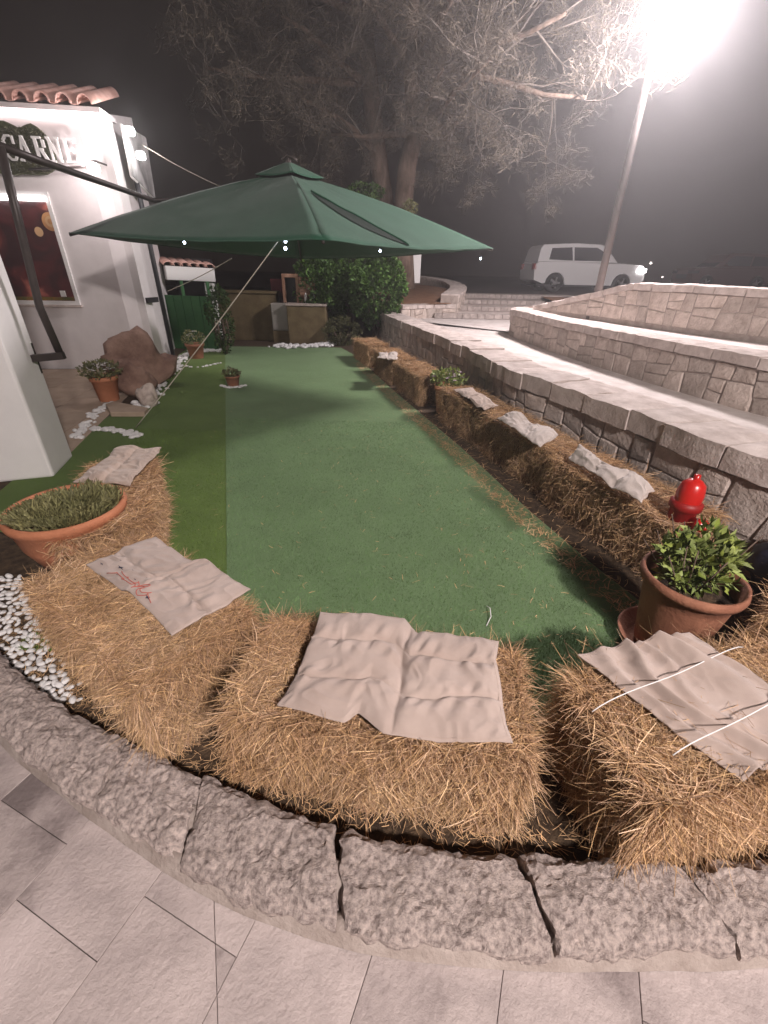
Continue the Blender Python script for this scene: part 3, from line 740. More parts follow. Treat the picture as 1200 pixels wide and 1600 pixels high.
b = MB(); b.poly([BL(ws0+.05, -.05, wz0+.05), BL(ws1-.05, -.05, wz0+.05), BL(ws1-.05, -.05, wz1-.05), BL(ws0+.05, -.05, wz1-.05)]); b.build('pane', pm, win)
om = mat('print_orange', (.50,.23,.09), (.62,.33,.14), 9, .5); om2 = mat('print_yellow', (.66,.42,.22), None, 9, .5); gm = mat('print_green', (.06,.09,.02), (.25,.12,.02), 9, .5)
def disc_on_pane(px, py, r, mm, off):
    g = D(px, py, 7.1)-BC; b = MB(); s = -(g.x*fr.x+g.y*fr.y)
    P = [BL(s+math.cos(2*PI*k/24)*r, off, g.z+math.sin(2*PI*k/24)*r*1.05) for k in range(24)]; b.poly(P[::-1]); b.build('printed_fruit', mm, win)
disc_on_pane(76, 346, .105, om, -.044); disc_on_pane(76, 346, .062, om2, -.041); disc_on_pane(76, 346, .03, om, -.038); disc_on_pane(60, 362, .055, om2, -.040)
b = MB(); b.poly([BL(ws1-.06,-.042,wz0+.055), BL(ws0+.06,-.042,wz0+.055), BL(ws0+.06,-.042,wz0+.10), BL(ws1-.06,-.042,wz0+.10)]); b.build('printed_band', gm, win)
g = D(98, 459, 7.1)-BC; sj = -(g.x*fr.x+g.y*fr.y)
b = MB(); b.box((-.035,-.01,-.04), (.035,.01,.04)); o = b.build('price_card', MT['white'], win, BL(sj, -.03, g.z))
ledw = emit('led_white', (1,.93,.94), 6); ledp = emit('led_pink', (1,.80,.80), 6)
seg(ws0+.04, ws1-.04, wz1-.105, wz1-.055, .045, .0, ledw, 'window_light')
seg(.05, 5, H_B-.03, H_B-.006, .07, .035, ledp, 'eave_light')
# sill
seg(ws0-.02, ws1+.02, wz0-.03, wz0-.002, .04, -.08, MT['coping'], 'sill')
# downpipe with bracket (on the corner)
dp = MB(); a = BL(-.02, -.5, 0)+n_side*.06
dp.tube([a+Vector((0,0,0.02)), a+Vector((0,0,2.6))], .035, 8); dp.build('downpipe', MT['black'], bld)
mb = MB(); q_ = BL(0,0,1.0)+n_side*.02+sdw*.05; mb.beam(q_, q_+n_side*.12+sdw*.22, .05, .07); mb.build('pipe_bracket', MT['black'], bld)
# name sign: leafy backing + white slab-serif letters
sg = tag(empty('shop_sign', BC+BL(1.6, .06, 2.62)), 'leafy green sign board with white letters CARNE on the white facade', 'sign')
sgo = BL(1.6, .06, 2.62)
def SG(s, out, z): return BL(s, .06+out, z)-sgo
b = MB(); N = 60
top = []; bot = []
for i in range(N+1):
    s = .66+i/N*2.6; hh = .23+.06*abs(math.sin(i*.42))+.03*noise.noise(Vector((i*.3, 0, 3))); lo = .25+.04*noise.noise(Vector((i*.35, 5, 3)))
    if i < 4: hh *= .55+.12*i; lo *= .6+.1*i
    top.append(SG(s, .0, 2.70+hh)); bot.append(SG(s, .0, 2.72-lo))
b.add(top+bot, [(i, i+1, N+2+i, N+1+i) for i in range(N)]); o = b.build('backing_board', MT['hedge'], sg); solidify(o, .05, 1)
P = []; 
n_ = 5200; ss = rng.uniform(.72, 3.2, n_); zz = rng.uniform(2.49, 2.94, n_)
ok = np.ones(n_, bool)
base = np.array([list(SG(s, .045, z)) for s, z in zip(ss, zz)]); nrm = np.array([[fr.y, -fr.x, 0.]])
dd = rng.normal(size=(n_, 3))*.6+nrm*.8
me = ribbons(base, dd, dd+rng.normal(size=(n_, 3))*.3, rng.uniform(.02, .05, n_), rng.uniform(.006, .012, n_), unit(n_), 'board_leaves', MT['leafg'], rng.uniform(.3, .9, (n_, 1))*np.ones((1, 3)))
link('board_leaves', me, sg, kind='stuff')
def letter(ch, s0, z0, w_, h_):
    t = .022; tv = .034; sr = .02
    def stroke(x0, y0, x1, y1, wd): return ((x0*w_, y0*h_), (x1*w_, y1*h_), wd)
    ST = {'E': [stroke(.22,0,.22,1,tv), stroke(.0,.04,1,.04,t), stroke(0,.96,1,.96,t), stroke(.2,.5,.75,.5,t), stroke(.97,0,.97,.22,t), stroke(.97,.78,.97,1,t), stroke(.75,.38,.75,.62,t*.8)],
          'N': [stroke(.18,0,.18,1,t), stroke(.84,0,.84,1,t), stroke(.12,.98,.86,.02,tv), stroke(0,.03,.38,.03,t), stroke(0,.97,.25,.97,t), stroke(.66,.97,1.02,.97,t)],
          'R': [stroke(.2,0,.2,1,tv), stroke(0,.04,.42,.04,t), stroke(0,.96,.7,.96,t), stroke(.2,.5,.7,.5,t), stroke(.8,.58,.8,.88,tv), stroke(.5,.5,.88,.04,tv), stroke(.75,.04,1.02,.04,t)],
          'A': [stroke(.12,.02,.5,1,t), stroke(.5,1,.88,.02,tv), stroke(.25,.36,.75,.36,t), stroke(-.02,.03,.3,.03,t), stroke(.7,.03,1.04,.03,t)],
          'C': [stroke(.12,.25,.12,.75,tv), stroke(.12,.22,.4,.03,t), stroke(.12,.78,.4,.97,t), stroke(.35,.03,.75,.03,t), stroke(.35,.97,.75,.97,t), stroke(.9,.66,.9,.98,t), stroke(.75,.03,.95,.25,t)]}[ch]
    b = MB()
    for k, ((x0, y0), (x1, y1), wd) in enumerate(ST):
        o_ = .085+.0011*k
        b.beam(SG(s0-x0, o_, z0+y0), SG(s0-x1, o_, z0+y1), .02, wd, up=tuple(nrm[0])) if False else None
        p = SG(s0-x0, o_, z0+y0); q = SG(s0-x1, o_, z0+y1); d = (q-p).normalized(); nn = Vector((fr.y, -fr.x, 0)); sdv = d.cross(nn)*wd/2; dep = nn*.03
        b.add([p-sdv, q-sdv, q+sdv, p+sdv, p-sdv+dep, q-sdv+dep, q+sdv+dep, p+sdv+dep], [(0,3,2,1),(4,5,6,7),(0,1,5,4),(1,2,6,5),(2,3,7,6),(3,0,4,7)])
    b.build('letter', MT['white'], sg)
for ch, px in zip('CARNE', (28, 48, 72, 92, 114)):
    g = D(px-9, 243, 7.05)-BC; letter(ch, -(g.x*fr.x+g.y*fr.y), 2.60, .15, .25)
# wall lamp
g = D(147, 264, 6.85)
wl = tag(empty('wall_lamp', g), 'glowing round globe wall lamp to the right of the CARNE sign', 'lamp')
b = MB(); b.lathe([(.001,-.07),(.04,-.058),(.066,-.02),(.07,.01),(.05,.05),(.03,.064),(.001,.07)], 16); b.build('globe', emit('globe_glow', (1,.86,.84), 14), wl)
b = MB(); b.tube([(-.02,.0,.07),(-.02,.1,.10),(-.02,.38,.10)], .012, 6); b.tube([(-.02,.05,.03),(-.9,.1,.0)], .012, 6); b.build('bracket', MT['dark'], wl)
lamp('globe_bulb', (0, -.12, .0), P_GLOBE, (1,.86,.86), .07, wl)
# light box on the corner with two floods
g = D(212, 262, 7.9)
lb = tag(empty('corner_sign', g), 'bright framed sign panel hung on the side wall near the roof, with two floodlights', 'sign')
p0 = D(190, 196, 7.45)-g; p1_ = D(225, 215, 8.6)-g; p2_ = D(240, 310, 8.6)-g; p3_ = D(205, 275, 7.45)-g
b = MB(); b.poly([p0, p1_, p2_, p3_]); o = b.build('panel', mat('sign_panel', (.12,.12,.12), (.55,.53,.53), 2.5, .4), lb); solidify(o, .03)
b = MB(); c_ = [p0, p1_, p2_, p3_]
for i in range(4): b.tube([c_[i], c_[(i+1)%4]], .018, 6)
b.build('frame', MT['white'], lb)
for px, py, yy in ((203, 205, 7.35), (220, 243, 7.6)):
    q = D(px, py, yy)-g; b = MB(); b.lathe([(.001,-.05),(.05,-.04),(.06,0),(.05,.04),(.001,.05)], 12, q); b.build('floodlight', emit('flood_glow', (1,.97,.95), 30), lb)
lamp('flood_bulb', D(206, 208, 7.22)-g, P_SPOT, (1,.96,.94), .05, lb)

# ---- white pillar with the umbrella bracket
pc = G(90, 745); 
pil = MB(); A = Vector((-2.58, 3.04, 0)); B = Vector((-2.70, 3.46, 0)); lf = Vector((-.93, -.33, 0))*.9
pv = [A, B, B+lf, A+lf]
org = Vector((-2.95, 3.1, 0))
pil.add([p-org for p in pv]+[p-org+Vector((0,0,3.1)) for p in pv], [(0,1,5,4),(1,2,6,5),(2,3,7,6),(3,0,4,7),(4,5,6,7),(3,2,1,0)])
o = pil.build('pillar', MT['stuccop'], None, org); bevel(o, .02, 2); tag(o, 'thick white pillar at the left edge carrying the dark parasol bracket', 'pillar')

# ================================================================== PARASOL
UC = Vector((-1.02, 5.8, 0))
def uc_corner(px, py, Y): return D(px, py, Y)
cF = uc_corner(505, 374, 3.75); cRt = uc_corner(770, 388, 6.2); cLf = uc_corner(108, 364, 5.45); cBk = D(470, 404, 7.9)
apex = D(452, 268, 5.8)
um = tag(empty('parasol', (UC.x, UC.y, 0)), 'large square dark green cantilever parasol over the turf', 'parasol')
uo = Vector((UC.x, UC.y, 0))
corners = [cLf, cF, cRt, cBk]
for i in range(4):
    a = corners[i]-uo; c = corners[(i+1) % 4]-uo; ap = apex-uo
    def pf(u, v, a=a, c=c, ap=ap, i=i):
        e = a.lerp(c, u); p = ap.lerp(e, .03+.97*v)
        bow = math.sin(PI*u)
        p.z += -.035*bow*v+.045*math.sin(PI*v**.9)*(1-.5*bow)
        sag = (ap-e); sag.z = 0; p += sag*.045*bow*v*v
        p.z += .006*noise.noise(Vector((u*9, v*7, i)))
        return p
    b = MB(); b.grid(28, 20, pf); o = b.build('canopy_panel', MT['canopy'], um); solidify(o, .002)
    # short hem
    b = MB(); b.tube([pf(u/28, 1) for u in range(29)], .006, 6); b.build('hem', MT['canopy'], um)
    # ribs under the canopy
    b = MB(); b.tube([ap+Vector((0,0,-.06)), (ap+a)/2+Vector((0,0,-.05)), a+Vector((0,0,-.02))], .013, 6); b.build('rib', MT['dark'], um)
    if i == 1:   # right-hand panel slit: gap shade painted as a dark band, with a gathered lip
        def slit(t, w2):
            A_ = pf(.10, .44); u = .10+.33*t; v = .42+.56*t
            return pf(min(1, u+w2*.075*math.sin(PI*t)**.8), min(1, v), )+Vector((.003,-.004,.010))
        b = MB(); b.grid(24, 4, lambda u, v: slit(u, (v-.5)*2)+Vector((0,0,-.006*math.sin(PI*v)))); b.build('slit_shade_band', mat('slit_shade', (.006,.020,.012), None, 5, .95), um)
        b = MB(); b.tube([slit(t/20, 1)+Vector((0,0,.004)) for t in range(21)], .009, 6); b.build('slit_lip', MT['canopy'], um)
# vent cap
ap = apex-uo
for i in range(4):
    a = corners[i]-uo; c = corners[(i+1) % 4]-uo; top_ = ap+Vector((0,0,.085))
    b = MB(); b.grid(10, 6, lambda u, v: top_.lerp((ap+((a.lerp(c, u))-ap)*.155)+Vector((0,0,.058)), .05+.95*v)-Vector((0,0,.02*math.sin(PI*u)*v))); o = b.build('vent_cap', MT['canopy'], um); solidify(o, .003)
b = MB(); b.tube([ap+Vector((0,0,.07)), ap+Vector((0,0,.11))], [.03,.02], 8); b.tube([ap+Vector((-.07,0,.10)), ap+Vector((-.02,.02,.14)), ap+Vector((.05,0,.12)), ap+Vector((.09,-.02,.09))], .012, 6); b.build('finial', MT['pole'], um)
b = MB(); b.lathe([(.05,-.02),(.06,-.1),(.04,-.16),(.001,-.17)], 12, ap); b.build('hub', MT['dark'], um)
# mast and arm from the pillar
MY = 3.42
m0 = D(0, 228, MY); m1 = D(30, 350, MY); m2 = D(62, 480, MY); m3 = D(94, 553, MY); m4 = D(50, 560, MY-.05)
b = MB(); b.tube([p-uo for p in (m0, m1, m2, m3)], .026, 8); b.build('mast', MT['dark'], um)
b = MB(); b.beam(m3-uo+Vector((.026,0,-.01)), m4-uo, .05, .05); b.build('mast_foot', MT['dark'], um)
b = MB(); q = m4-uo; b.box((-.02,-.07,-.12), (.02,.07,.10), Matrix.Translation(q+Vector((-.03, .0, 0)))); b.build('wall_plate', MT['dark'], um)
b = MB(); hubp = ap+Vector((-.03,0,-.1)); b.tube([m0-uo, D(70, 254, 3.85)-uo, D(240, 313, 5.75)-uo, hubp+Vector((0,0,-.12))], .024, 8); b.build('arm', MT['dark'], um)
# leds on the hem
ledm = emit('led_cold', (.72,.83,1), 30)
for i, (px, py, Y, lb_) in enumerate(((288,379,5.0,'tiny white light under the left side of the parasol'), (446,377,4.1,'upper of two tiny white lights hanging at the parasol front'), (446,388,4.1,'lower of two tiny white lights hanging at the parasol front'), (594,392,4.6,'tiny white light below the slit in the parasol'), (751,404,5.9,'tiny white light below the right corner of the parasol'))):
    q = D(px, py, Y); r = .011 if i < 3 else .009
    t_ = tag(empty('string_light', q), lb_, 'light', 'tiny lights round the parasol')
    b = MB(); b.lathe([(.0005,-r*1.2),(r*.8,-r*.7),(r,0),(r*.7,r*.8),(.0005,r*1.1)], 10); b.build('bulb', ledm, t_)
    b = MB(); b.tube([(0,0,r),(0,0,r+.05)], .0025, 5); b.build('wire', MT['black'], t_)
# guy ropes
def rope(a, b_, lb_, r=.006, sag=.02, m='rope'):
    A = Vector(a); B = Vector(b_); mb = MB(); pts = [A.lerp(B, t/12)-A-Vector((0,0,sag*math.sin(PI*t/12))) for t in range(13)]
    mb.tube(pts, r, 6); return tag(mb.build('guy_rope', MT[m], None, A), lb_, 'rope')
rope(G(212, 668, .01), D(438, 372, 4.15), 'long pale guy rope from the parasol edge down to the white pebbles', .0046)
rope(D(262, 455, 7.7), D(362, 404, 7.0), 'short guy rope from the building corner bracket to the parasol', .006)
rope(D(222, 226, 7.7), D(345, 292, 6.2), 'thin wire from the corner floodlights to the top of the parasol', .004)

# ================================================================== STREET LAMP (lit), plus an assumed one behind the camera
def street_lamp(loc, h, head, label, power, col, sz):
    t = tag(empty('street_lamp', loc), label, 'street lamp', 'street lamps lighting the terraces')
    b = MB(); b.tube([(0,0,-.1),(0,0,h*.55),(0,0,h)], [.058,.048,.04], 14); b.build('pole', MT['pole'], t)
    b = MB(); b.lathe([(.10,-.02),(.10,.03),(.062,.05)], 16); b.build('base_collar', MT['pole'], t)
    hd = Vector(head); b = MB(); b.tube([(0,0,h-.02), (hd.x*.4, hd.y*.4, h+.03), (hd.x*.85, hd.y*.85, hd.z+.07)], .028, 8); b.build('bracket', MT['pole'], t)
    b = MB(); b.lathe([(.001,.10),(.10,.09),(.17,.055),(.185,.03),(.185,.02)], 20, hd); s = b.build('lamp_shade', MT['pole'], t)
    b = MB(); b.lathe([(.001,-.035),(.09,-.03),(.15,-.005),(.17,.02)], 20, hd); b.build('diffuser', emit('lamp_glow', col, 90), t)
    lamp('lamp_bulb', (hd.x, hd.y, hd.z-.14), power, col, sz, t)
    return t
sl = street_lamp(G(925, 497, .86), 3.50, (.26, -.05, 3.54), 'lit street lamp on a slim grey pole behind the middle terrace wall', P_STREET, (1,.90,.91), .40)
street_lamp((2.6, -3.3, -.05), 4.3, (-.5, .4, 4.35), 'assumed street lamp on the pavement behind the viewpoint, out of view, added to light the near bales', P_ASSUMED_REAR, (1,.89,.85), .22)  # assumed lamp, never in view: added to light the bale fronts from behind

# ================================================================== PLANTS AND POTS
def leaf_cloud(n, cen, rad, L_, W_, m, name, upb=.3, tl=(.5, 1.25), seed=0, out=.6, shell=True, parent=None, gap=.0, leafy=True):
    rs = np.random.default_rng(seed); v = rs.normal(size=(n*2, 3)); v /= np.linalg.norm(v, axis=1, keepdims=True)
    r = rs.random(n*2)**(.33 if not shell else .2)
    # clumping
    P = v*r[:, None]
    k = np.array([noise.noise(Vector(p*2.4+seed)) for p in P]); keep = k > gap-.15*0
    P = P[keep][:n]; v = v[keep][:n]; n = len(P); rr = 1+.25*np.array([noise.noise(Vector(p*2+seed+5)) for p in P])
    P = P*rr[:, None]*np.array(rad)+np.array(cen)
    d = v*out+rs.normal(size=(n, 3))*.6+np.array([[0, 0, upb]])
    tint = (rs.uniform(*tl, n)*(1+.0*rr))[:, None]*np.ones((1, 3)); tint[:, 2] *= rs.uniform(.6, 1.1, n)
    return ribbons2(P, d, rs.uniform(L_*.6, L_*1.3, n), rs.uniform(W_*.6, W_*1.3, n), m, name, tint, rs)
def ribbons2(P, d, L_, W_, m, name, tint, rs):
    """leaf-shaped blades: pointed both ends"""
    n = len(P); d = d/np.linalg.norm(d, axis=1, keepdims=True); sd_ = np.cross(d, rs.normal(size=(n, 3))); sd_ /= np.linalg.norm(sd_, axis=1, keepdims=True)
    nn = np.cross(sd_, d); L_ = L_[:, None]; W_ = W_[:, None]
    V = np.stack([P, P+d*L_*.5+sd_*W_*.5+nn*W_*.15, P+d*L_*.55-nn*W_*.05, P+d*L_*.5-sd_*W_*.5+nn*W_*.15, P+d*L_-nn*L_*.12], 1).reshape(-1, 3)
    b = (np.arange(n)*5)[:, None]; Q = np.concatenate([b+np.array([0, 1, 4, 2]), b+np.array([0, 2, 4, 3])], 0)
    return np_mesh(name, V, Q, m, np.repeat(tint, 5, axis=0))
def pot(t, prof, m, soil_z, soil_r, n=36):
    b = MB(); b.lathe(prof, n); b.build('pot', m, t)
    b = MB(); b.lathe([(.0005, soil_z+.01), (soil_r*.5, soil_z+.008), (soil_r, soil_z)], 20, jit=.05); b.build('potting_soil', MT['soil'], t)

# big pot on the right
ctr = (G(1008, 870, .40)+G(1172, 938, .40))/2; R_ = (G(1008, 870, .40)-G(1172, 938, .40)).length/2
bp = tag(empty('large_flower_pot', (ctr.x, ctr.y, .012)), 'large terracotta pot with a bright green leafy plant at the right end of the turf', 'plant pot')
pot(bp, [(.001,0.01),(R_*.62,0.01),(R_*.66,.04),(R_*.86,.30),(R_*.90,.35),(R_*1.0,.355),(R_*1.03,.375),(R_*1.0,.40),(R_*.94,.398),(R_*.90,.36),(R_*.85,.30)], MT['terrad'], .32, R_*.87, 44)
b = MB(); b.lathe([(.001,0),(R_*.85,.0),(R_*1.02,.05),(R_*1.06,.065),(R_*1.0,.06),(R_*.8,.015),(.001,.012)], 40); b.build('saucer', MT['terrad'], bp)
me = leaf_cloud(1250, (0.01, .02, .455), (R_*.78, R_*.60, .12), .052, .020, MT['leaf'], 'foliage', .6, seed=8, gap=.10, tl=(.45,1.3), out=.4); link('foliage', me, bp, kind='stuff')
b = MB()
for k in range(16):
    a = random.uniform(0, 2*PI); r0 = random.uniform(0, R_*.4); r1 = r0+random.uniform(.05, .17); p0_ = Vector((math.cos(a)*r0, math.sin(a)*r0, .33)); b.tube([p0_, Vector((math.cos(a)*r1, math.sin(a)*r1, random.uniform(.48, .62)))], [.004, .002], 5)
b.build('stems', MT['bark'], bp, kind='stuff')

# hydrant
hb = D(1095, 860, 1.98); hx, hy = 1.70, 2.02
hp = D(1104, 752, 1.92)
hy_t = tag(empty('fire_hydrant', (hp.x-.03, 1.95, 0)), 'glossy red fire hydrant standing behind the large pot against the granite wall', 'fire hydrant')
HH = hp.z
b = MB(); b.lathe([(.001,0),(.10,0),(.10,.03),(.065,.05),(.06,HH-.17),(.075,HH-.16),(.075,HH-.13),(.06,HH-.12)], 20); b.build('barrel', MT['redd'], hy_t)
b = MB(); b.lathe([(.06,HH-.12),(.062,HH-.08),(.052,HH-.03),(.03,HH-.008),(.001,HH)], 20); b.lathe([(.016,HH-.01),(.016,HH+.02),(.001,HH+.022)], 6); b.build('bonnet', MT['red'], hy_t)
for dx, dy, dz in ((.10,-.02,-.25),(.035,-.11,-.21)):
    b = MB(); d = Vector((dx, dy, 0)).normalized(); p = Vector((0,0,HH+dz)); b.tube([p+d*.04, p+d*.085, p+d*.09, p+d*.125], [.024,.024,.032,.028], 14); b.tube([p+d*.125, p+d*.14], [.014,.014], 6); b.build('outlet_cap', MT['red'], hy_t)
# dark bundle at right edge
q = G(1205, 905, .15); tk = tag(empty('dark_bag', (q.x+.08, q.y, 0)), 'dark blue-black bag in the shade beside the large pot at the right edge', 'bag')
b = MB(); V = []
b.grid(24, 12, lambda u, v: Vector((math.cos(2*PI*u)*math.sin(PI*(v*.8+.1)), math.sin(2*PI*u)*math.sin(PI*(v*.8+.1)), 0))*(.17+.05*noise.noise(Vector((math.cos(2*PI*u)*2, math.sin(2*PI*u)*2, v*5))))+Vector((0,0,(1-v)*.38))); b.build('bag_body', mat('bag_blue', (.012,.014,.03), (.03,.035,.06), 6, .5), tk)
b = MB(); b.tube([(0,-.02,.36),(.02,-.03,.42),(.05,0,.44),(.08,.02,.38)], .01, 6); b.build('bag_handle', MT['black'], tk)

# bowl planter on the left
bz = .42
c1 = G(22, 812, bz); c2 = G(208, 812, bz); ctr = (c1+c2)/2+Vector((0, .05, 0)); ctr = Vector((-1.90, 1.82, 0)); 
ctr = (G(6, 786, bz)+G(198, 792, bz))/2; R_ = (G(20, 792, bz)-G(205, 798, bz)).length/2*.86
bw = tag(empty('bowl_planter', (ctr.x, ctr.y, 0)), 'wide terracotta bowl planter full of low green plants at the left edge', 'planter')
pot(bw, [(.001,.10),(R_*.42,.10),(R_*.70,.14),(R_*.90,.26),(R_*.97,.36),(R_*1.03,.375),(R_*1.06,.40),(R_*1.02,.42),(R_*.96,.415),(R_*.92,.38),(R_*.85,.33)], MT['terra'], .38, R_*.88, 44)
b = MB(); b.lathe([(.001,.0),(R_*.5,.0),(R_*.42,.05),(R_*.40,.12)], 24); b.build('pedestal', MT['terra'], bw)
rs = np.random.default_rng(9); n = 2600; a = rs.uniform(0, 2*PI, n); r = R_*.92*np.sqrt(rs.random(n)); P = np.stack([np.cos(a)*r, np.sin(a)*r, np.full(n, .39)+.02*rs.random(n)], 1)
d = np.stack([np.cos(a)*(r/R_)*.7, np.sin(a)*(r/R_)*.7, np.ones(n)], 1)+rs.normal(size=(n, 3))*.4
cl = np.array([noise.noise(Vector(p*9)) for p in P]); ln = (.045+.05*cl).clip(.02, .10)*rs.uniform(.7, 1.4, n)
tint = rs.uniform(.45, 1.3, (n, 1))*np.array([[1.05, 1, .8]])
me = ribbons(P, d, d+rs.normal(size=(n, 3))*.35, ln, rs.uniform(.004, .009, n), rs.normal(size=(n, 3)), 'foliage', MT['leafg'], tint); link('foliage', me, bw, kind='stuff')
# small pots
def small_pot(loc, r, h, label, fol, seed, flowers=None, sc=1.0, m='terrad', nfol=260, lh=.10):
    t = tag(empty('flower_pot', loc), label, 'plant pot')
    pot(t, [(.001,0),(r*.68,0),(r*.72,.01),(r*.92,h*.82),(r*1.02,h*.83),(r*1.05,h),(r*.95,h),(r*.88,h*.85)], MT[m], h*.88, r*.88, 22)
    me = leaf_cloud(nfol, (0,0,h+lh*.6), (r*1.15*sc, r*1.15*sc, lh), .05, .03, MT[fol], 'foliage', .4, seed=seed, gap=-.25); link('foliage', me, t, kind='stuff')
    if flowers:
        for k in range(flowers[1]):
            a = random.uniform(0, 2*PI); rr = random.uniform(0, r*1.1*sc); c = Vector((math.cos(a)*rr, math.sin(a)*rr-.02, h+lh*random.uniform(.8, 1.7)))
            b = MB()
            for j in range(5):
                aj = 2*PI*j/5+a; b.add([c, c+Vector((math.cos(aj-.5)*.018, math.sin(aj-.5)*.018, .008)), c+Vector((math.cos(aj)*.026, math.sin(aj)*.026, .004)), c+Vector((math.cos(aj+.5)*.018, math.sin(aj+.5)*.018, .008))], [(0,1,2,3)])
            b.build('flower', MT[flowers[0]], t)
    return t
small_pot(G(172, 626, 0.0), .15, .30, 'terracotta pot of white flowers in front of the boulder', 'leafg', 41, ('flowerw', 16), 1.2, 'terra', 420, .10)
small_pot(G(365, 604, TZ), .10, .15, 'small terracotta pot standing on the seam of the turf in a ring of white pebbles', 'leafg', 42, None, .9, 'terrad', 160, .05)
mp_ = mat('pink_petal', (.55,.40,.50), None, 5, .7); MT['pink'] = mp_
small_pot(Vector((.70, 5.02, TZ)), .15, .32, 'terracotta pot with lilac flowers in the gap of the bale row', 'leaf', 43, ('pink', 14), 1.2, 'terra', 420, .10)
small_pot(G(308, 560, .0), .16, .26, 'terracotta pot with white flowers in front of the green screen', 'leafg', 44, ('flowerw', 12), 1.1, 'terrad', 260, .13)
# ---- boulder and stones
def rock(name, loc, rad, label, m, seed, cat='rock', res=28, amp=.35, sink=.1):
    b = MB()
    def f(u, v):
        a = 2*PI*u; e = PI*v-PI/2; d = Vector((math.cos(e)*math.cos(a), math.cos(e)*math.sin(a), math.sin(e)))
        k = 1+amp*noise.noise(d*1.3+Vector((seed, seed*2, 0)))+amp*.45*noise.noise(d*3.1+Vector((0, seed, 1)))+amp*.12*noise.noise(d*9+Vector((0, seed, 1)))
        return Vector((d.x*rad[0]*k, d.y*rad[1]*k, max(-.02, (d.z+1-sink)*rad[2]*k)))
    b.grid(res, res//2, f); o = b.build(name, m, None, loc); return tag(o, label, cat)
rock('boulder', G(222, 612, 0)+Vector((-.16,.35,0)), (.43, .32, .33), 'big reddish brown boulder against the white building', MT['boulder'], 3.3, amp=.38)
rock('rock', G(205, 626, 0)+Vector((-.03,.25,0)), (.24,.18,.20), 'smaller brown rock between the boulder and the flower pot', MT['boulder'], 6.1)
b = MB(); gp = [G(x, y, .05) for x, y in ((165,632),(178,628),(232,638),(225,645),(172,645))]; o_ = Vector((gp[0].x, gp[0].y, 0))
b = wall_prism([(p.x-o_.x, p.y-o_.y) for p in gp[::-1]], .0, .06); o = b.build('flat_stone', MT['slab2'], None, o_); bevel(o, .01); tag(o, 'flat beige stone slab lying in front of the flower pot by the boulder', 'stone')
b = MB(); o = rock('rock', G(222, 640, 0)+Vector((.03,.12,0)), (.11,.10,.12), 'small upright pinkish stone at the end of the pebble edging', MT['wallstone'], 8.1)

# ---- white pebbles
pebs = []
for k in range(4):
    b = MB(); sq = (1, random.uniform(.6, .8), random.uniform(.4, .55))
    def f(u, v, sq=sq, k=k):
        a = 2*PI*u; e = PI*v-PI/2; d = Vector((math.cos(e)*math.cos(a), math.cos(e)*math.sin(a), math.sin(e))); q = 1+.18*noise.noise(d*1.2+Vector((k*5, 0, 0)))
        return Vector((d.x*sq[0]*q, d.y*sq[1]*q, d.z*sq[2]*q))
    b.grid(10, 6, f); pebs.append(b.mesh('pebble', MT['pebble']))
bed = tag(empty('pebble_bed', (-1.55, 1.3, 0)), 'bed of rounded white pebbles under the bowl planter at the left edge', 'pebbles')
poly = [G(x, y, .01) for x, y in ((-60,905),(30,900),(55,960),(85,1015),(120,1100),(60,1090),(20,1050),(-60,1010))]
def inside(p, P):
    c = False; n = len(P)
    for i in range(n):
        a, b_ = P[i], P[(i+1) % n]
        if (a.y > p[1]) != (b_.y > p[1]) and p[0] < (b_.x-a.x)*(p[1]-a.y)/(b_.y-a.y)+a.x: c = not c
    return c
cnt = 0; placed = []
for tries in range(9000):
    x = random.uniform(-2.6, -1.1); y = random.uniform(.95, 2.0)
    if not inside((x, y), poly) or cnt >= 285: continue
    if any((x-a)**2+(y-b_)**2 < .021**2 for a, b_ in placed): continue
    placed.append((x, y)); cnt += 1; s = random.uniform(.013, .021)
    o = link('pebble', random.choice(pebs), bed, (x+1.55, y-1.3, .006+random.random()*.012)); o.scale = (s, s, s); o.rotation_euler = (random.uniform(-.4,.4), random.uniform(-.4,.4), random.uniform(0, 6.3))
for k in range(22):
    g = G(random.uniform(35, 135), random.uniform(1030, 1110), .01); s = random.uniform(.008, .016)
    if g.y < 1.02: continue
    o = link('pebble', random.choice(pebs), bed, (g.x+1.55, g.y-1.3, .005)); o.scale = (s, s, s*.8); o.rotation_euler = (0, 0, random.uniform(0, 6.3))
def pebble_line(pts, wd, n, smin, smax, label, closed=False, z=.012):
    path, S = smooth_path([(p.x, p.y) for p in pts]); V = []; F = []
    org = path[0].copy(); b = MB()
    for k in range(n):
        p, d = at_s(path, S, random.random()*S[-1]); off = random.gauss(0, wd*.4); q = p+Vector((-d.y, d.x, 0))*off-org
        s = random.uniform(smin, smax); me_ = random.choice(pebs); a = random.uniform(0, 6.3); c_, s_ = math.cos(a), math.sin(a)
        b.add([(q.x+(v.co.x*c_-v.co.y*s_)*s, q.y+(v.co.x*s_+v.co.y*c_)*s, z+s*.35+v.co.z*s) for v in me_.vertices], [tuple(p_.vertices) for p_ in me_.polygons], True)
    o = b.build('pebble_edging', MT['pebble'], None, org); return tag(o, label, 'pebbles', kind='stuff')
pebble_line([G(118,688), G(138,662), G(160,640), G(178,632)], .07, 90, .02, .038, 'edging of white pebbles between the court tiles and the turf')
pebble_line([G(140,672), G(165,673), G(190,676), G(218,684)], .07, 80, .02, .036, 'short line of white pebbles ending where the guy rope is pegged')
pebble_line([G(222,640), G(235,622), G(262,590), G(285,562), G(300,552)], .14, 170, .025, .05, 'white pebbles along the side of the building')
pebble_line([G(300,551), G(320,549), G(346,549)], .25, 90, .03, .055, 'white pebbles in front of the green screen')
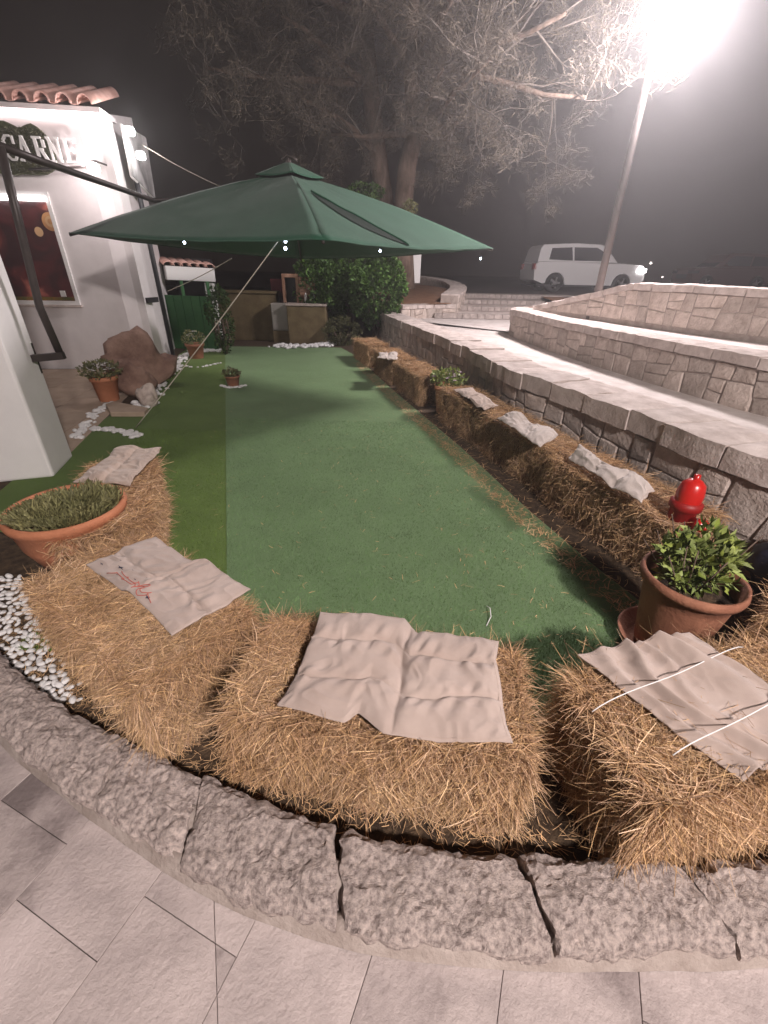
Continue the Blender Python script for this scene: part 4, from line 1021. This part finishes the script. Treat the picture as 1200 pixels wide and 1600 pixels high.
pebble_line([G(290,573), G(305,576), G(325,573), G(345,568)], .04, 26, .015, .025, 'thin curved line of white pebbles on the dark turf strip')
pebble_line([G(436,541), G(460,544), G(500,541), G(532,538)], .28, 200, .03, .07, 'band of white pebbles along the foot of the low back wall')
g = G(365, 604); pebble_line([g+Vector((math.cos(a)*.14, math.sin(a)*.14, 0)) for a in np.linspace(-2.9, .1, 9)], .04, 34, .02, .032, 'ring of white pebbles round the small pot on the turf seam')

# ================================================================== BACK OF THE GARDEN
y_b = 10.3
def blockbox(name, px0, px1, pyt, pyb, Y, dep, m, label, cat, z0=None, extra=None):
    a = D(px0, pyb, Y); c = D(px1, pyt, Y); org = Vector(((a.x+c.x)/2, Y+dep/2, 0)); t = tag(empty(name, org), label, cat)
    zt = D((px0+px1)/2, pyt, Y).z; b = MB(); b.box((a.x-org.x, -dep/2, 0 if z0 is None else z0), (c.x-org.x, dep/2, zt)); o = b.build('body', m, t); bevel(o, .015)
    return t, zt, org, a, c
t, zt, org, a, c = blockbox('garden_wall', 345, 431, 458, 530, 10.6, .3, MT['olive'], 'low olive-brown plastered garden wall behind the turf', 'wall')
b = MB(); b.box((a.x-org.x-.03, -.18, zt), (c.x-org.x+.03, .18, zt+.05)); b.build('wall_cap', MT['olive'], t)
t, zt, org, a, c = blockbox('utility_cabinet', 426, 459, 474, 512, 10.35, .22, MT['greybox'], 'pale grey utility cabinet between the low walls at the back', 'cabinet', .25)
b = MB(); b.box((a.x-org.x+.02, -.125, .28), (c.x-org.x-.02, -.112, zt-.03)); b.build('cabinet_door', MT['greybox'], t)
b = MB(); b.box((a.x-org.x, -.11, 0), (c.x-org.x, .1, .25)); b.build('plinth', MT['olive'], t)
t, zt, org, a, c = blockbox('raised_planter', 452, 508, 478, 535, 10.2, .5, MT['olive'], 'beige plastered block behind the white pebbles at the back', 'wall')
b = MB(); b.box((a.x-org.x-.02, -.27, zt), (c.x-org.x+.02, .27, zt+.04)); b.build('wall_cap', MT['wallstone'], t)
# small brick kiosk with opening
z_k = zt+.04; Yk = 10.45; a = D(443, 476, Yk); c = D(490, 430, Yk); org = Vector(((a.x+c.x)/2, Yk+.15, z_k))
kt = tag(empty('brick_barbecue', org), 'small brick structure with a dark framed opening standing on the back wall', 'barbecue')
wk = c.x-a.x; hk = D(466, 428, Yk).z-z_k
b = MB(); b.box((-wk/2, -.12, 0), (-wk/2+.05, .15, hk)); b.box((-wk/2+wk*.42, -.12, 0), (-wk/2+wk*.42+.06, .15, hk)); b.box((-wk/2+.05, -.12, hk-.07), (-wk/2+wk*.42, .15, hk)); b.build('opening_frame', MT['brick'], kt)
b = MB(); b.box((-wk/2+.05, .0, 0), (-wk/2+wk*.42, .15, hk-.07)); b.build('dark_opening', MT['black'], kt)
nb = 7
for i in range(nb):
    for j in range(2):
        x0 = -wk/2+wk*.42+.065; x1 = wk/2; xm = (x0+x1)/2+(.05 if i % 2 else -.05); hh = hk*.9/nb
        b = MB(); b.box((x0 if j == 0 else xm+.006, -.10, i*hh+.004), (xm-.006 if j == 0 else x1, .14, (i+1)*hh-.004)); b.build('brick', MT['brick'], kt)
b = MB(); b.tube([(wk*.22,-.16,0),(wk*.22,-.16,.14),(wk*.22,-.16,.2)], [.03,.03,.012], 8); o = b.build('bottle', MT['white'], None, org); tag(o, 'left pale bottle standing before the small brick structure', 'bottle')
b = MB(); b.tube([(wk*.46,-.16,0),(wk*.46,-.16,.14),(wk*.46,-.16,.2)], [.03,.03,.012], 8); o = b.build('bottle', MT['white'], None, org); tag(o, 'right pale bottle standing before the small brick structure', 'bottle')
# red board left of it
a = D(426, 475, 10.9); c = D(444, 436, 10.9); b = MB(); o_ = Vector((a.x, 10.9, a.z)); b.box((0, -.02, -.5), (c.x-a.x, .02, c.z-a.z)); b.box((0,-.03,-.9), (.04,.03,-.5)); b.box((c.x-a.x-.04,-.03,-.9), (c.x-a.x,.03,-.5)); o = b.build('red_board', mat('dull_red', (.10,.015,.02), (.14,.025,.03), 5, .7), None, o_); tag(o, 'dull dark red board standing behind the low back wall', 'board')

# shrubs
def shrub(px, py, Y, rad, n, m, label, seed, zc, L_=.09, W_=.05, tl=(.4, 1.3)):
    q = D(px, py, Y); t = tag(empty('shrub', (q.x, Y, 0)), label, 'shrub')
    me = leaf_cloud(n, (0, 0, zc), rad, L_, W_, MT[m], 'foliage', .1, seed=seed, gap=.0, tl=tl); link('foliage', me, t, kind='stuff')
    b = MB()
    for k in range(7):
        a = k*.9; b.tube([(0,0,0), (math.cos(a)*.12, math.sin(a)*.12, zc*.5), (math.cos(a)*rad[0]*.5, math.sin(a)*rad[1]*.5, zc)], [.03,.02,.01], 5)
    b.build('stems', MT['bark'], t)
shrub(588, 440, 10.6, (.62,.6,.72), 7000, 'leafd', 'bushy green shrub at the end of the stone wall under the parasol', 61, 1.10, .085, .05, (.6,1.7))
shrub(505, 440, 10.9, (.62,.6,.80), 6500, 'leafd', 'dark shrub behind the brick structure under the parasol', 62, 1.15)
shrub(548, 415, 11.6, (.8,.5,.6), 4500, 'leafd', 'dark shrub high in the middle under the parasol', 63, 1.5)
shrub(535, 515, 10.2, (.42,.3,.28), 2500, 'leafg', 'low grey-green bush right of the white pebble band', 64, .28, .05, .02, (.35,1))
shrub(345, 500, 8.7, (.20,.28,.62), 1500, 'leafd', 'dark climbing plant at the end of the green screen', 65, .62, .06, .035, (.25,.9))
# white flowers/leaf glints on climber: pale variegated leaves
q = D(350, 500, 8.6); 
# ---- green screen and porch
def pbox(name, pts, m, label, cat): pass
sc0 = D(262, 548, 9.35); sc1 = D(340, 552, 9.0)
gs = tag(empty('green_screen', (sc0.x, sc0.y, 0)), 'green privacy screen beside the building under the tiled porch', 'screen')
dv = Vector((sc1.x-sc0.x, sc1.y-sc0.y, 0)); zt = D(300, 462, 9.2).z
npan = 6
for k in range(npan):
    a = dv*(k/npan); c = dv*((k+1)/npan)-dv.normalized()*.012; b = MB(); nrm_ = Vector((dv.y, -dv.x, 0)).normalized()*.03
    b.add([a, c, c-nrm_, a-nrm_]+[p+Vector((0,0,zt)) for p in (a, c, c-nrm_, a-nrm_)], [(3,2,1,0),(4,5,6,7),(0,1,5,4),(1,2,6,5),(2,3,7,6),(3,0,4,7)]); b.build('panel', MT['fence'], gs)
for f_ in (0, .52, 1):
    b = MB(); p = dv*f_+Vector((0,.05,0)); b.tube([p, p+Vector((0,0,zt+.25))], .03, 8); b.build('post', MT['fence'], gs)
po = tag(empty('porch', D(300, 470, 9.5)*1), 'white porch beam with terracotta tiles beyond the green screen', 'porch'); po.location.z = 0; o_ = Vector(po.location)
A = D(258, 426, 9.4)-o_; B = D(334, 430, 9.9)-o_
b = MB(); b.beam(A, B, .22, .24); o = b.build('beam', MT['white'], po); bevel(o, .015)
b = MB(); P_ = D(327, 440, 9.9)-o_; b.box((-.08,-.08,-o_.z), (.08,.08,P_.z-.02), Matrix.Translation((P_.x, P_.y, 0))); b.build('post', MT['white'], po)
for k in range(6):
    c0 = A.lerp(B, (k+.5)/6)+Vector((0,0,.125)); d_ = (B-A).normalized(); n_2 = Vector((d_.y, -d_.x, 0))
    b = MB(); b.grid(6, 2, lambda u, v: c0+d_*math.cos(PI*u)*.09+Vector((0,0,math.sin(PI*u)*.06+.08*v))-n_2*(v*.5-.12)); o = b.build('roof_tile', MT['tile'], po); solidify(o, .015)
b = MB(); b.box((-.45,.3,.9), (.35,.36,1.6), Matrix.Translation((A.lerp(B,.5).x, A.lerp(B,.5).y, 0))); b.build('dark_doorway', MT['black'], po)

# ================================================================== TREE
def tree(base, label, seed):
    rs = random.Random(seed); t = tag(empty('pine_tree', base), label, 'tree'); B = Vector(base)
    trunks = []
    trunk_mb = MB(); segs = []; tips = []
    def limb(p, d, L_, r, depth, wig=.12):
        n = 5; pts = [p]; rs_ = [r]
        for k in range(n):
            d = (d+Vector((rs.gauss(0, wig), rs.gauss(0, wig), rs.gauss(0, wig)+(.03 if depth else 0)))).normalized()
            pts.append(pts[-1]+d*L_/n); rs_.append(r*(1-(k+1)/n*.65))
        segs.append((pts, rs_, depth))
        if depth < 4:
            kids = {0: 9, 1: 6, 2: 5, 3: 4}[depth]
            for k in range(kids):
                f = .35+.65*(k+.5)/kids if depth else .45+.55*(k+.5)/kids; i = min(n-1, int(f*n)); q = pts[i].lerp(pts[i+1], f*n-i)
                side = Vector((rs.gauss(0, 1), rs.gauss(0, 1), rs.gauss(0, .55)+.1)).normalized()
                nd = (d*.55+side*.9).normalized(); limb(q, nd, L_*rs.uniform(.38, .62) if depth else L_*rs.uniform(.45, .75), max(.0025, rs_[i]*.5), depth+1, .2)
        else: tips.append((pts[-1], d)); tips.append((pts[3], d))
    return t, limb, segs, tips
tb_ = Vector((.35, 12.2, .7))
tt, limb, segs, tips = tree(tb_, 'tall pine with two bare trunks and a wispy crown behind the parasol', 5)
def loc(px, py, Y): return D(px, py, Y)-tb_
# two measured trunks
tr1 = [loc(622, 455, 12.4), loc(603, 330, 12.4), loc(590, 240, 12.3), loc(578, 130, 12.0), loc(570, 20, 11.6)]
tr2 = [loc(632, 452, 12.0), loc(628, 340, 12.0), loc(636, 260, 11.9), loc(648, 210, 11.8), loc(640, 90, 11.3), loc(650, -40, 10.6)]
b = MB(); b.tube(tr1, [.24,.215,.20,.18,.12], 14); b.build('trunk', MT['bark'], tt)
b = MB(); b.tube(tr2, [.26,.22,.20,.18,.13,.08], 14); b.build('trunk', MT['bark'], tt)
R5 = random.Random(12)
starts = [(tr2[3], loc(740, 200, 10.8)), (tr2[3], loc(800, 120, 9.6)), (tr2[4], loc(860, 60, 9.0)), (tr2[4], loc(780, -40, 8.6)), (tr1[3], loc(430, 60, 10.6)), (tr1[2], loc(470, 170, 11.0)), (tr1[4], loc(380, -40, 9.8)), (tr1[4], loc(560, -80, 9.5)), (tr2[5], loc(700, -120, 8.6)), (tr2[4], loc(560, 20, 9.8)), (tr2[3], loc(520, 230, 11.4)), (tr2[3], loc(700, 120, 10.2)), (tr1[3], loc(330, 120, 10.5)), (tr2[4], loc(880, 150, 8.8))]
for a_, b_ in starts:
    v = b_-a_; limb(a_, v.normalized(), v.length*1.0, .075, 1, .10)
for pts, rs_, dp_ in segs:
    pass
big = MB(); small = MB()
for pts, rs_, dp_ in segs:
    if dp_ <= 1:
        mb_ = MB(); mb_.tube(pts, rs_, 7); mb_.build('limb', MT['bark'], tt)
    else: small.tube(pts, [max(.0035, r_) for r_ in rs_], 3, cap=False)
me = small.mesh('branches', MT['twig']); set_tint(me, np.ones((len(me.vertices), 3))); link('branches', me, tt, kind='stuff')
# fine twigs / needles at the tips
T_ = np.array([list(p) for p, d in tips]); Dn = np.array([list(d) for p, d in tips]); k_ = 24
P = np.repeat(T_, k_, 0)+rng.normal(size=(len(T_)*k_, 3))*.07; d = np.repeat(Dn, k_, 0)*.8+rng.normal(size=(len(T_)*k_, 3))*.6
nn_ = len(P); me = ribbons(P, d, d+rng.normal(size=(nn_, 3))*.4, rng.uniform(.06, .18, nn_), rng.uniform(.003, .007, nn_), unit(nn_), 'twigs', MT['twig'], rng.uniform(.35, 1.1, (nn_, 1))*np.array([[1, .97, .85]]))
link('twigs', me, tt, kind='stuff')
print('tips', len(tips), 'segs', len(segs))
# ivy tuft above the parasol on the trunk
me = leaf_cloud(700, tuple(loc(572, 300, 11.8)), (.42,.3,.16), .07, .045, MT['leafd'], 'ivy', .2, seed=77, gap=-.1, tl=(.6,1.5)); link('ivy', me, tt, kind='stuff')
me = leaf_cloud(260, tuple(loc(640, 325, 11.6)), (.16,.12,.14), .06, .04, MT['leafg'], 'ivy', .2, seed=78, gap=-.1, tl=(.7,1.4)); link('ivy', me, tt, kind='stuff')

# white post by the planter wall
a = D(650, 442, 12.8); c = D(650, 412, 12.8); pt = tag(empty('notice_post', (a.x, 12.8, a.z)), 'narrow white sign board on the red earth by the curved wall', 'sign')
b = MB(); b.box((-.10,-.02,0), (.10,.02,c.z-a.z+.3)); b.build('board', MT['white'], pt); b = MB(); b.box((-.13,-.03,-.15), (-.10,.03,c.z-a.z+.35)); b.build('side_post', MT['greybox'], pt)

# ================================================================== CAR
def make_car(loc, rz, label):
    t = tag(empty('parked_car', loc, rz), label, 'car'); Lc, Wc = 4.25, 1.78
    # outline (side view, x forward), body as lofted stations across width
    body = [(-2.10,.42),(-2.13,.75),(-2.08,.98),(-1.98,1.06),(-1.2,1.08),(.70,1.04),(1.35,1.03),(1.98,.97),(2.10,.84),(2.13,.50),(2.05,.30)]
    low = [(1.72,.28)]
    def arch(cx): return [(cx+.37*math.cos(a), .33+.37*math.sin(a)) for a in np.linspace(0, PI, 9)]
    prof = body+[(1.70,.28)]+arch(1.30)[0:]+[(.9,.24),(-.85,.24)]+arch(-1.28)+[(-1.75,.30)]
    n = len(prof); b = MB(); secs = [(-Wc/2+.05,.97), (-Wc/2, 1), (-Wc/2+.02, 1), (Wc/2-.02, 1), (Wc/2, 1), (Wc/2-.05,.97)]
    V = []
    for y, s in secs:
        for x, z in prof: V.append((x*(s if s == 1 else .985), y*(1-.06*max(0, (z-.75))), z if s == 1 else .6+(z-.6)*.94))
    F = [(k*n+i, k*n+(i+1)%n, (k+1)*n+(i+1)%n, (k+1)*n+i) for k in range(len(secs)-1) for i in range(n)]+[tuple(range(n-1,-1,-1)), tuple((len(secs)-1)*n+i for i in range(n))]
    b.add(V, F); b.build('body', MT['carwhite'], t)
    cab = [(-2.04,1.04),(-1.96,1.50),(-1.86,1.62),(-.6,1.68),(.30,1.65),(.46,1.60),(1.02,1.05)]
    n2 = len(cab); b = MB(); V = []
    for y, k in ((-Wc/2+.05, 0), (Wc/2-.05, 1)):
        for x, z in cab: V.append((x, y*(1-.22*max(0, z-1.03)), z))
    b.add(V, [tuple(range(n2)), tuple(range(2*n2-1, n2-1, -1))]+[(i, i+n2, (i+1)%n2+n2, (i+1)%n2) for i in range(n2)]); o = b.build('cabin', MT['carwhite'], t); bevel(o, .03)
    for sgn in (-1, 1):
        for quad in (((-1.62,1.12),(-1.55,1.50),(-.80,1.54),(-.72,1.10)), ((-.66,1.10),(-.72,1.54),(.14,1.54),(.36,1.44),(.68,1.10)), ):
            b = MB(); b.poly([(x, sgn*(Wc/2-.035)*(1-.22*max(0, z-1.03)), z) for x, z in quad]); b.build('side_window', MT['glass'], t)
        b = MB(); b.box((.55, sgn*(Wc/2+.02)-.08, 1.05), (.72, sgn*(Wc/2+.02)+.08, 1.18)); o = b.build('mirror', MT['carwhite'], t); bevel(o, .02)
        for x in (-1.28, 1.30):
            b = MB(); M_ = Matrix.Translation((x, sgn*(Wc/2-.10), .33)) @ Matrix.Rotation(PI/2, 4, 'X')
            bb_ = MB(); bb_.lathe([(.19,-.11),(.31,-.11),(.34,-.08),(.34,.08),(.31,.11),(.19,.11)], 24); b.add([M_ @ Vector(v) for v in bb_.v], bb_.f, True); wl_ = b.build('wheel', MT['tyre'], t)
            b = MB(); zc = .112 if sgn < 0 else -.112
            for k in range(5):
                a = 2*PI*k/5; b.beam(M_ @ Vector((0,0,zc)), M_ @ Vector((math.cos(a)*.2, math.sin(a)*.2, zc)), .05, .03, up=(0,1,0))
            b.build('rim', MT['alloy'], wl_)
        b = MB(); b.box((1.82, sgn*.70-.20, .74), (2.145, sgn*.70+.20, .88)); b.build('headlight', emit('headlight', (1,.95,.95), 6), t)
        b = MB(); b.box((-2.15, sgn*.72-.12, .78), (-2.06, sgn*.72+.12, .98)); b.build('tail_light', MT['redd'], t)
    b = MB(); b.poly([(.50,-.70,1.52),(.50,.70,1.52),(1.04,.76,1.06),(1.04,-.76,1.06)]); b.build('windscreen', MT['glass'], t)
    b = MB(); b.box((2.09,-.45,.50), (2.145,.45,.70)); b.build('grille', MT['black'], t)
    b = MB(); b.box((-2.0,-.93,.20), (2.0,.93,.27)); b.build('sill_trim', MT['black'], t)
    return t
cx = (D(815, 430, 18.2).x+D(1000, 430, 18.2).x)/2
wc = make_car((cx-.05, 18.2, .915), math.radians(2), 'white compact SUV driving along the road behind the upper wall, headlights on')
wc.scale = (.93, .93, .90)
# dark car left of it and one at right, faint
def dim_car(loc, label, col, sc=1.0):
    src = [o for o in COL.objects if o.name.startswith('parked_car') and o.type == 'EMPTY'][0]; c = copy_tree(src); c.location = loc; c['label'] = label; c.scale = (sc,)*3; c.rotation_euler.z = math.radians(180)
    for ch in c.children:
        if ch.name.split('.')[0] in ('body', 'cabin', 'mirror'): ch.data = ch.data.copy(); ch.data.materials[0] = col
        if ch.name.startswith('headlight'): ch.data = ch.data.copy(); ch.data.materials[0] = MT['glass']
    return c
q = D(1125, 440, 26); dim_car((q.x, 26, .915), 'dark red car parked far off at the right beyond the upper wall', mat('maroon_paint', (.12,.03,.02), None, 5, .3))
for px, py, Y, r, lb_ in ((1017,411,60,.14,'highest of the tiny distant lights just right of the white car'),(1035,433,60,.10,'low tiny distant light just above the upper wall'),(1150,418,45,.12,'tiny distant light above the dark red car'),(1002,430,60,.08,'tiny distant light right in front of the headlights of the white car'),(1196,422,55,.08,'tiny distant light at the right edge of the photo')):
    q = D(px, py, Y); t = tag(empty('distant_lamp', q), lb_, 'lamp', 'far lights on the horizon')
    b = MB(); b.lathe([(.001,-r),(r*.8,-r*.6),(r,0),(r*.8,r*.6),(.001,r)], 8); b.build('light_globe', emit('far_light', (1,.85,.8), 5), t); b = MB(); b.tube([(0,0,-q.z+.6),(0,0,-r)], .05, 5); b.build('pole', MT['pole'], t)

# ================================================================== LOOSE STRAW
def litter(n, fn, z, name, label, lmin, lmax, wmin, wmax, flat=.08):
    P = np.array([fn() for _ in range(n)]); P = np.column_stack([P, np.full(n, z)]); a = rng.uniform(0, 2*PI, n)
    d = np.stack([np.cos(a), np.sin(a), rng.uniform(0, flat, n)], 1); d2 = d+rng.normal(size=(n, 3))*.25; d2[:, 2] = rng.uniform(-.02, flat, n)
    t = rng.uniform(.7, 1.7, n); tint = np.stack([t, t, t*.95], 1)
    me = ribbons(P, d, d2, rng.uniform(lmin, lmax, n), rng.uniform(wmin, wmax, n), np.tile([0, 0, 1.], (n, 1)), name, MT['straw'], tint)
    return tag(link(name, me), label, 'straw', kind='stuff')
def on_turf():
    while True:
        t = random.random()**1.5; y = 1.2+t*5.5; xl = sx(y)-.3; xr = float(np.interp(y, [p.y for p in tr], [p.x for p in tr])) if y > 1.6 else 1.1
        u = random.random(); u = 1-(1-u)**1.0 if random.random() < .5 else 1-random.random()**2*.5
        return (xl+(xr-xl)*u, y)
litter(700, on_turf, TZ+.003, 'straw_litter', 'loose straws scattered over the green turf', .012, .05, .0012, .003)
def pile(n, x_of, ylo, yhi, m, name, z):
    y = ylo+(yhi-ylo)*rng.random(n)**1.6; lo, hi = x_of(y); x = lo+(hi-lo)*rng.random(n); P = np.column_stack([x, y, np.full(n, z)])
    k = np.array([noise.noise(Vector((a*5, b*5, 1)))+.5*noise.noise(Vector((a*17, b*17, 2))) for a, b in zip(x, y)])
    d = rng.normal(size=(n, 3))*.55; d[:, 2] = 1; d[:, 0] += .5*k
    t = (1.05+.45*k+rng.uniform(-.34, .34, n))[:, None]*np.ones((1, 3))
    me = ribbons(P, d, d, rng.uniform(.006, .014, n), rng.uniform(.0012, .0024, n), unit(n), name, m, t); o = link(name, me); tag(o, None, None, None, 'stuff'); return o
MT['pile'] = mat('turf_pile_light', (.138,.240,.094), (.182,.305,.128), 1.6, .9, attr='tint', contrast=(.3,.7), spec=.2)
MT['pile2'] = mat('turf_pile_dark', (.105,.180,.032), (.150,.240,.052), 1.6, .9, attr='tint', contrast=(.3,.7), spec=.2)
_ty = [p.y for p in tr][::1]; _tx = [p.x+.10 for p in tr]; _o = sorted(zip(_ty, _tx)); _ty = [a for a, b in _o]; _tx = [b for a, b in _o]
o = pile(90000, lambda y: (np.array([sx(v) for v in y]), np.interp(y, _ty, _tx)), 1.0, 4.6, MT['pile'], 'turf_pile', TZ-.001); tag(o, 'short light green pile of the turf carpet', 'turf')
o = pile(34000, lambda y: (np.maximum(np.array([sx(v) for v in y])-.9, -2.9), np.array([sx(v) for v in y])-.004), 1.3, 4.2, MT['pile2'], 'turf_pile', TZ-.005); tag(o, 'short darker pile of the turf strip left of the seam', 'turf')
def by_row():
    y = random.uniform(1.5, 8); x = float(np.interp(y, [p.y for p in tr], [p.x for p in tr])); return (x+abs(random.gauss(0, .10))-.06 , y)
litter(2600, by_row, TZ+.004, 'straw_litter', 'straw lying along the foot of the bale row', .02, .09, .0015, .004, .3)
def by_front():
    t = random.random(); p = kp(random.uniform(.3, .8), random.uniform(.9, 1.6), 0); return (p.x, p.y)
litter(1500, by_front, .010, 'straw_litter', 'straw and chaff on the soil between kerb and front bales', .012, .045, .001, .002, .15)
# single curled straws
for px, py, l in ((765,965,.13),(843,1020,.09),(612,1250,.10),(972,1000,.06)):
    pass
q = G(760, 978, TZ+.004); b = MB(); b.tube([(0,0,0),(.03,.05,.012),(.035,.10,.02),(.025,.125,.012)], .0022, 5); tag(b.build('straw', MT['flowerw'], None, q), 'single pale curled straw lying on the turf behind the centre bale', 'straw')

# ================================================================== HAZE
if HAZE > 0:
    hm = bpy.data.materials.new('night_haze'); hm.use_nodes = True; n = hm.node_tree.nodes; n.clear()
    out = n.new('ShaderNodeOutputMaterial'); pv_ = n.new('ShaderNodeVolumePrincipled'); pv_.inputs['Color'].default_value = (.95,.93,.95,1); pv_.inputs['Density'].default_value = HAZE; pv_.inputs['Anisotropy'].default_value = .68
    hm.node_tree.links.new(pv_.outputs[0], out.inputs['Volume'])
    b = MB(); b.box((-20, -8, -1.1), (40, 70, 14)); o = b.build('haze', hm); o['kind'] = 'stuff'
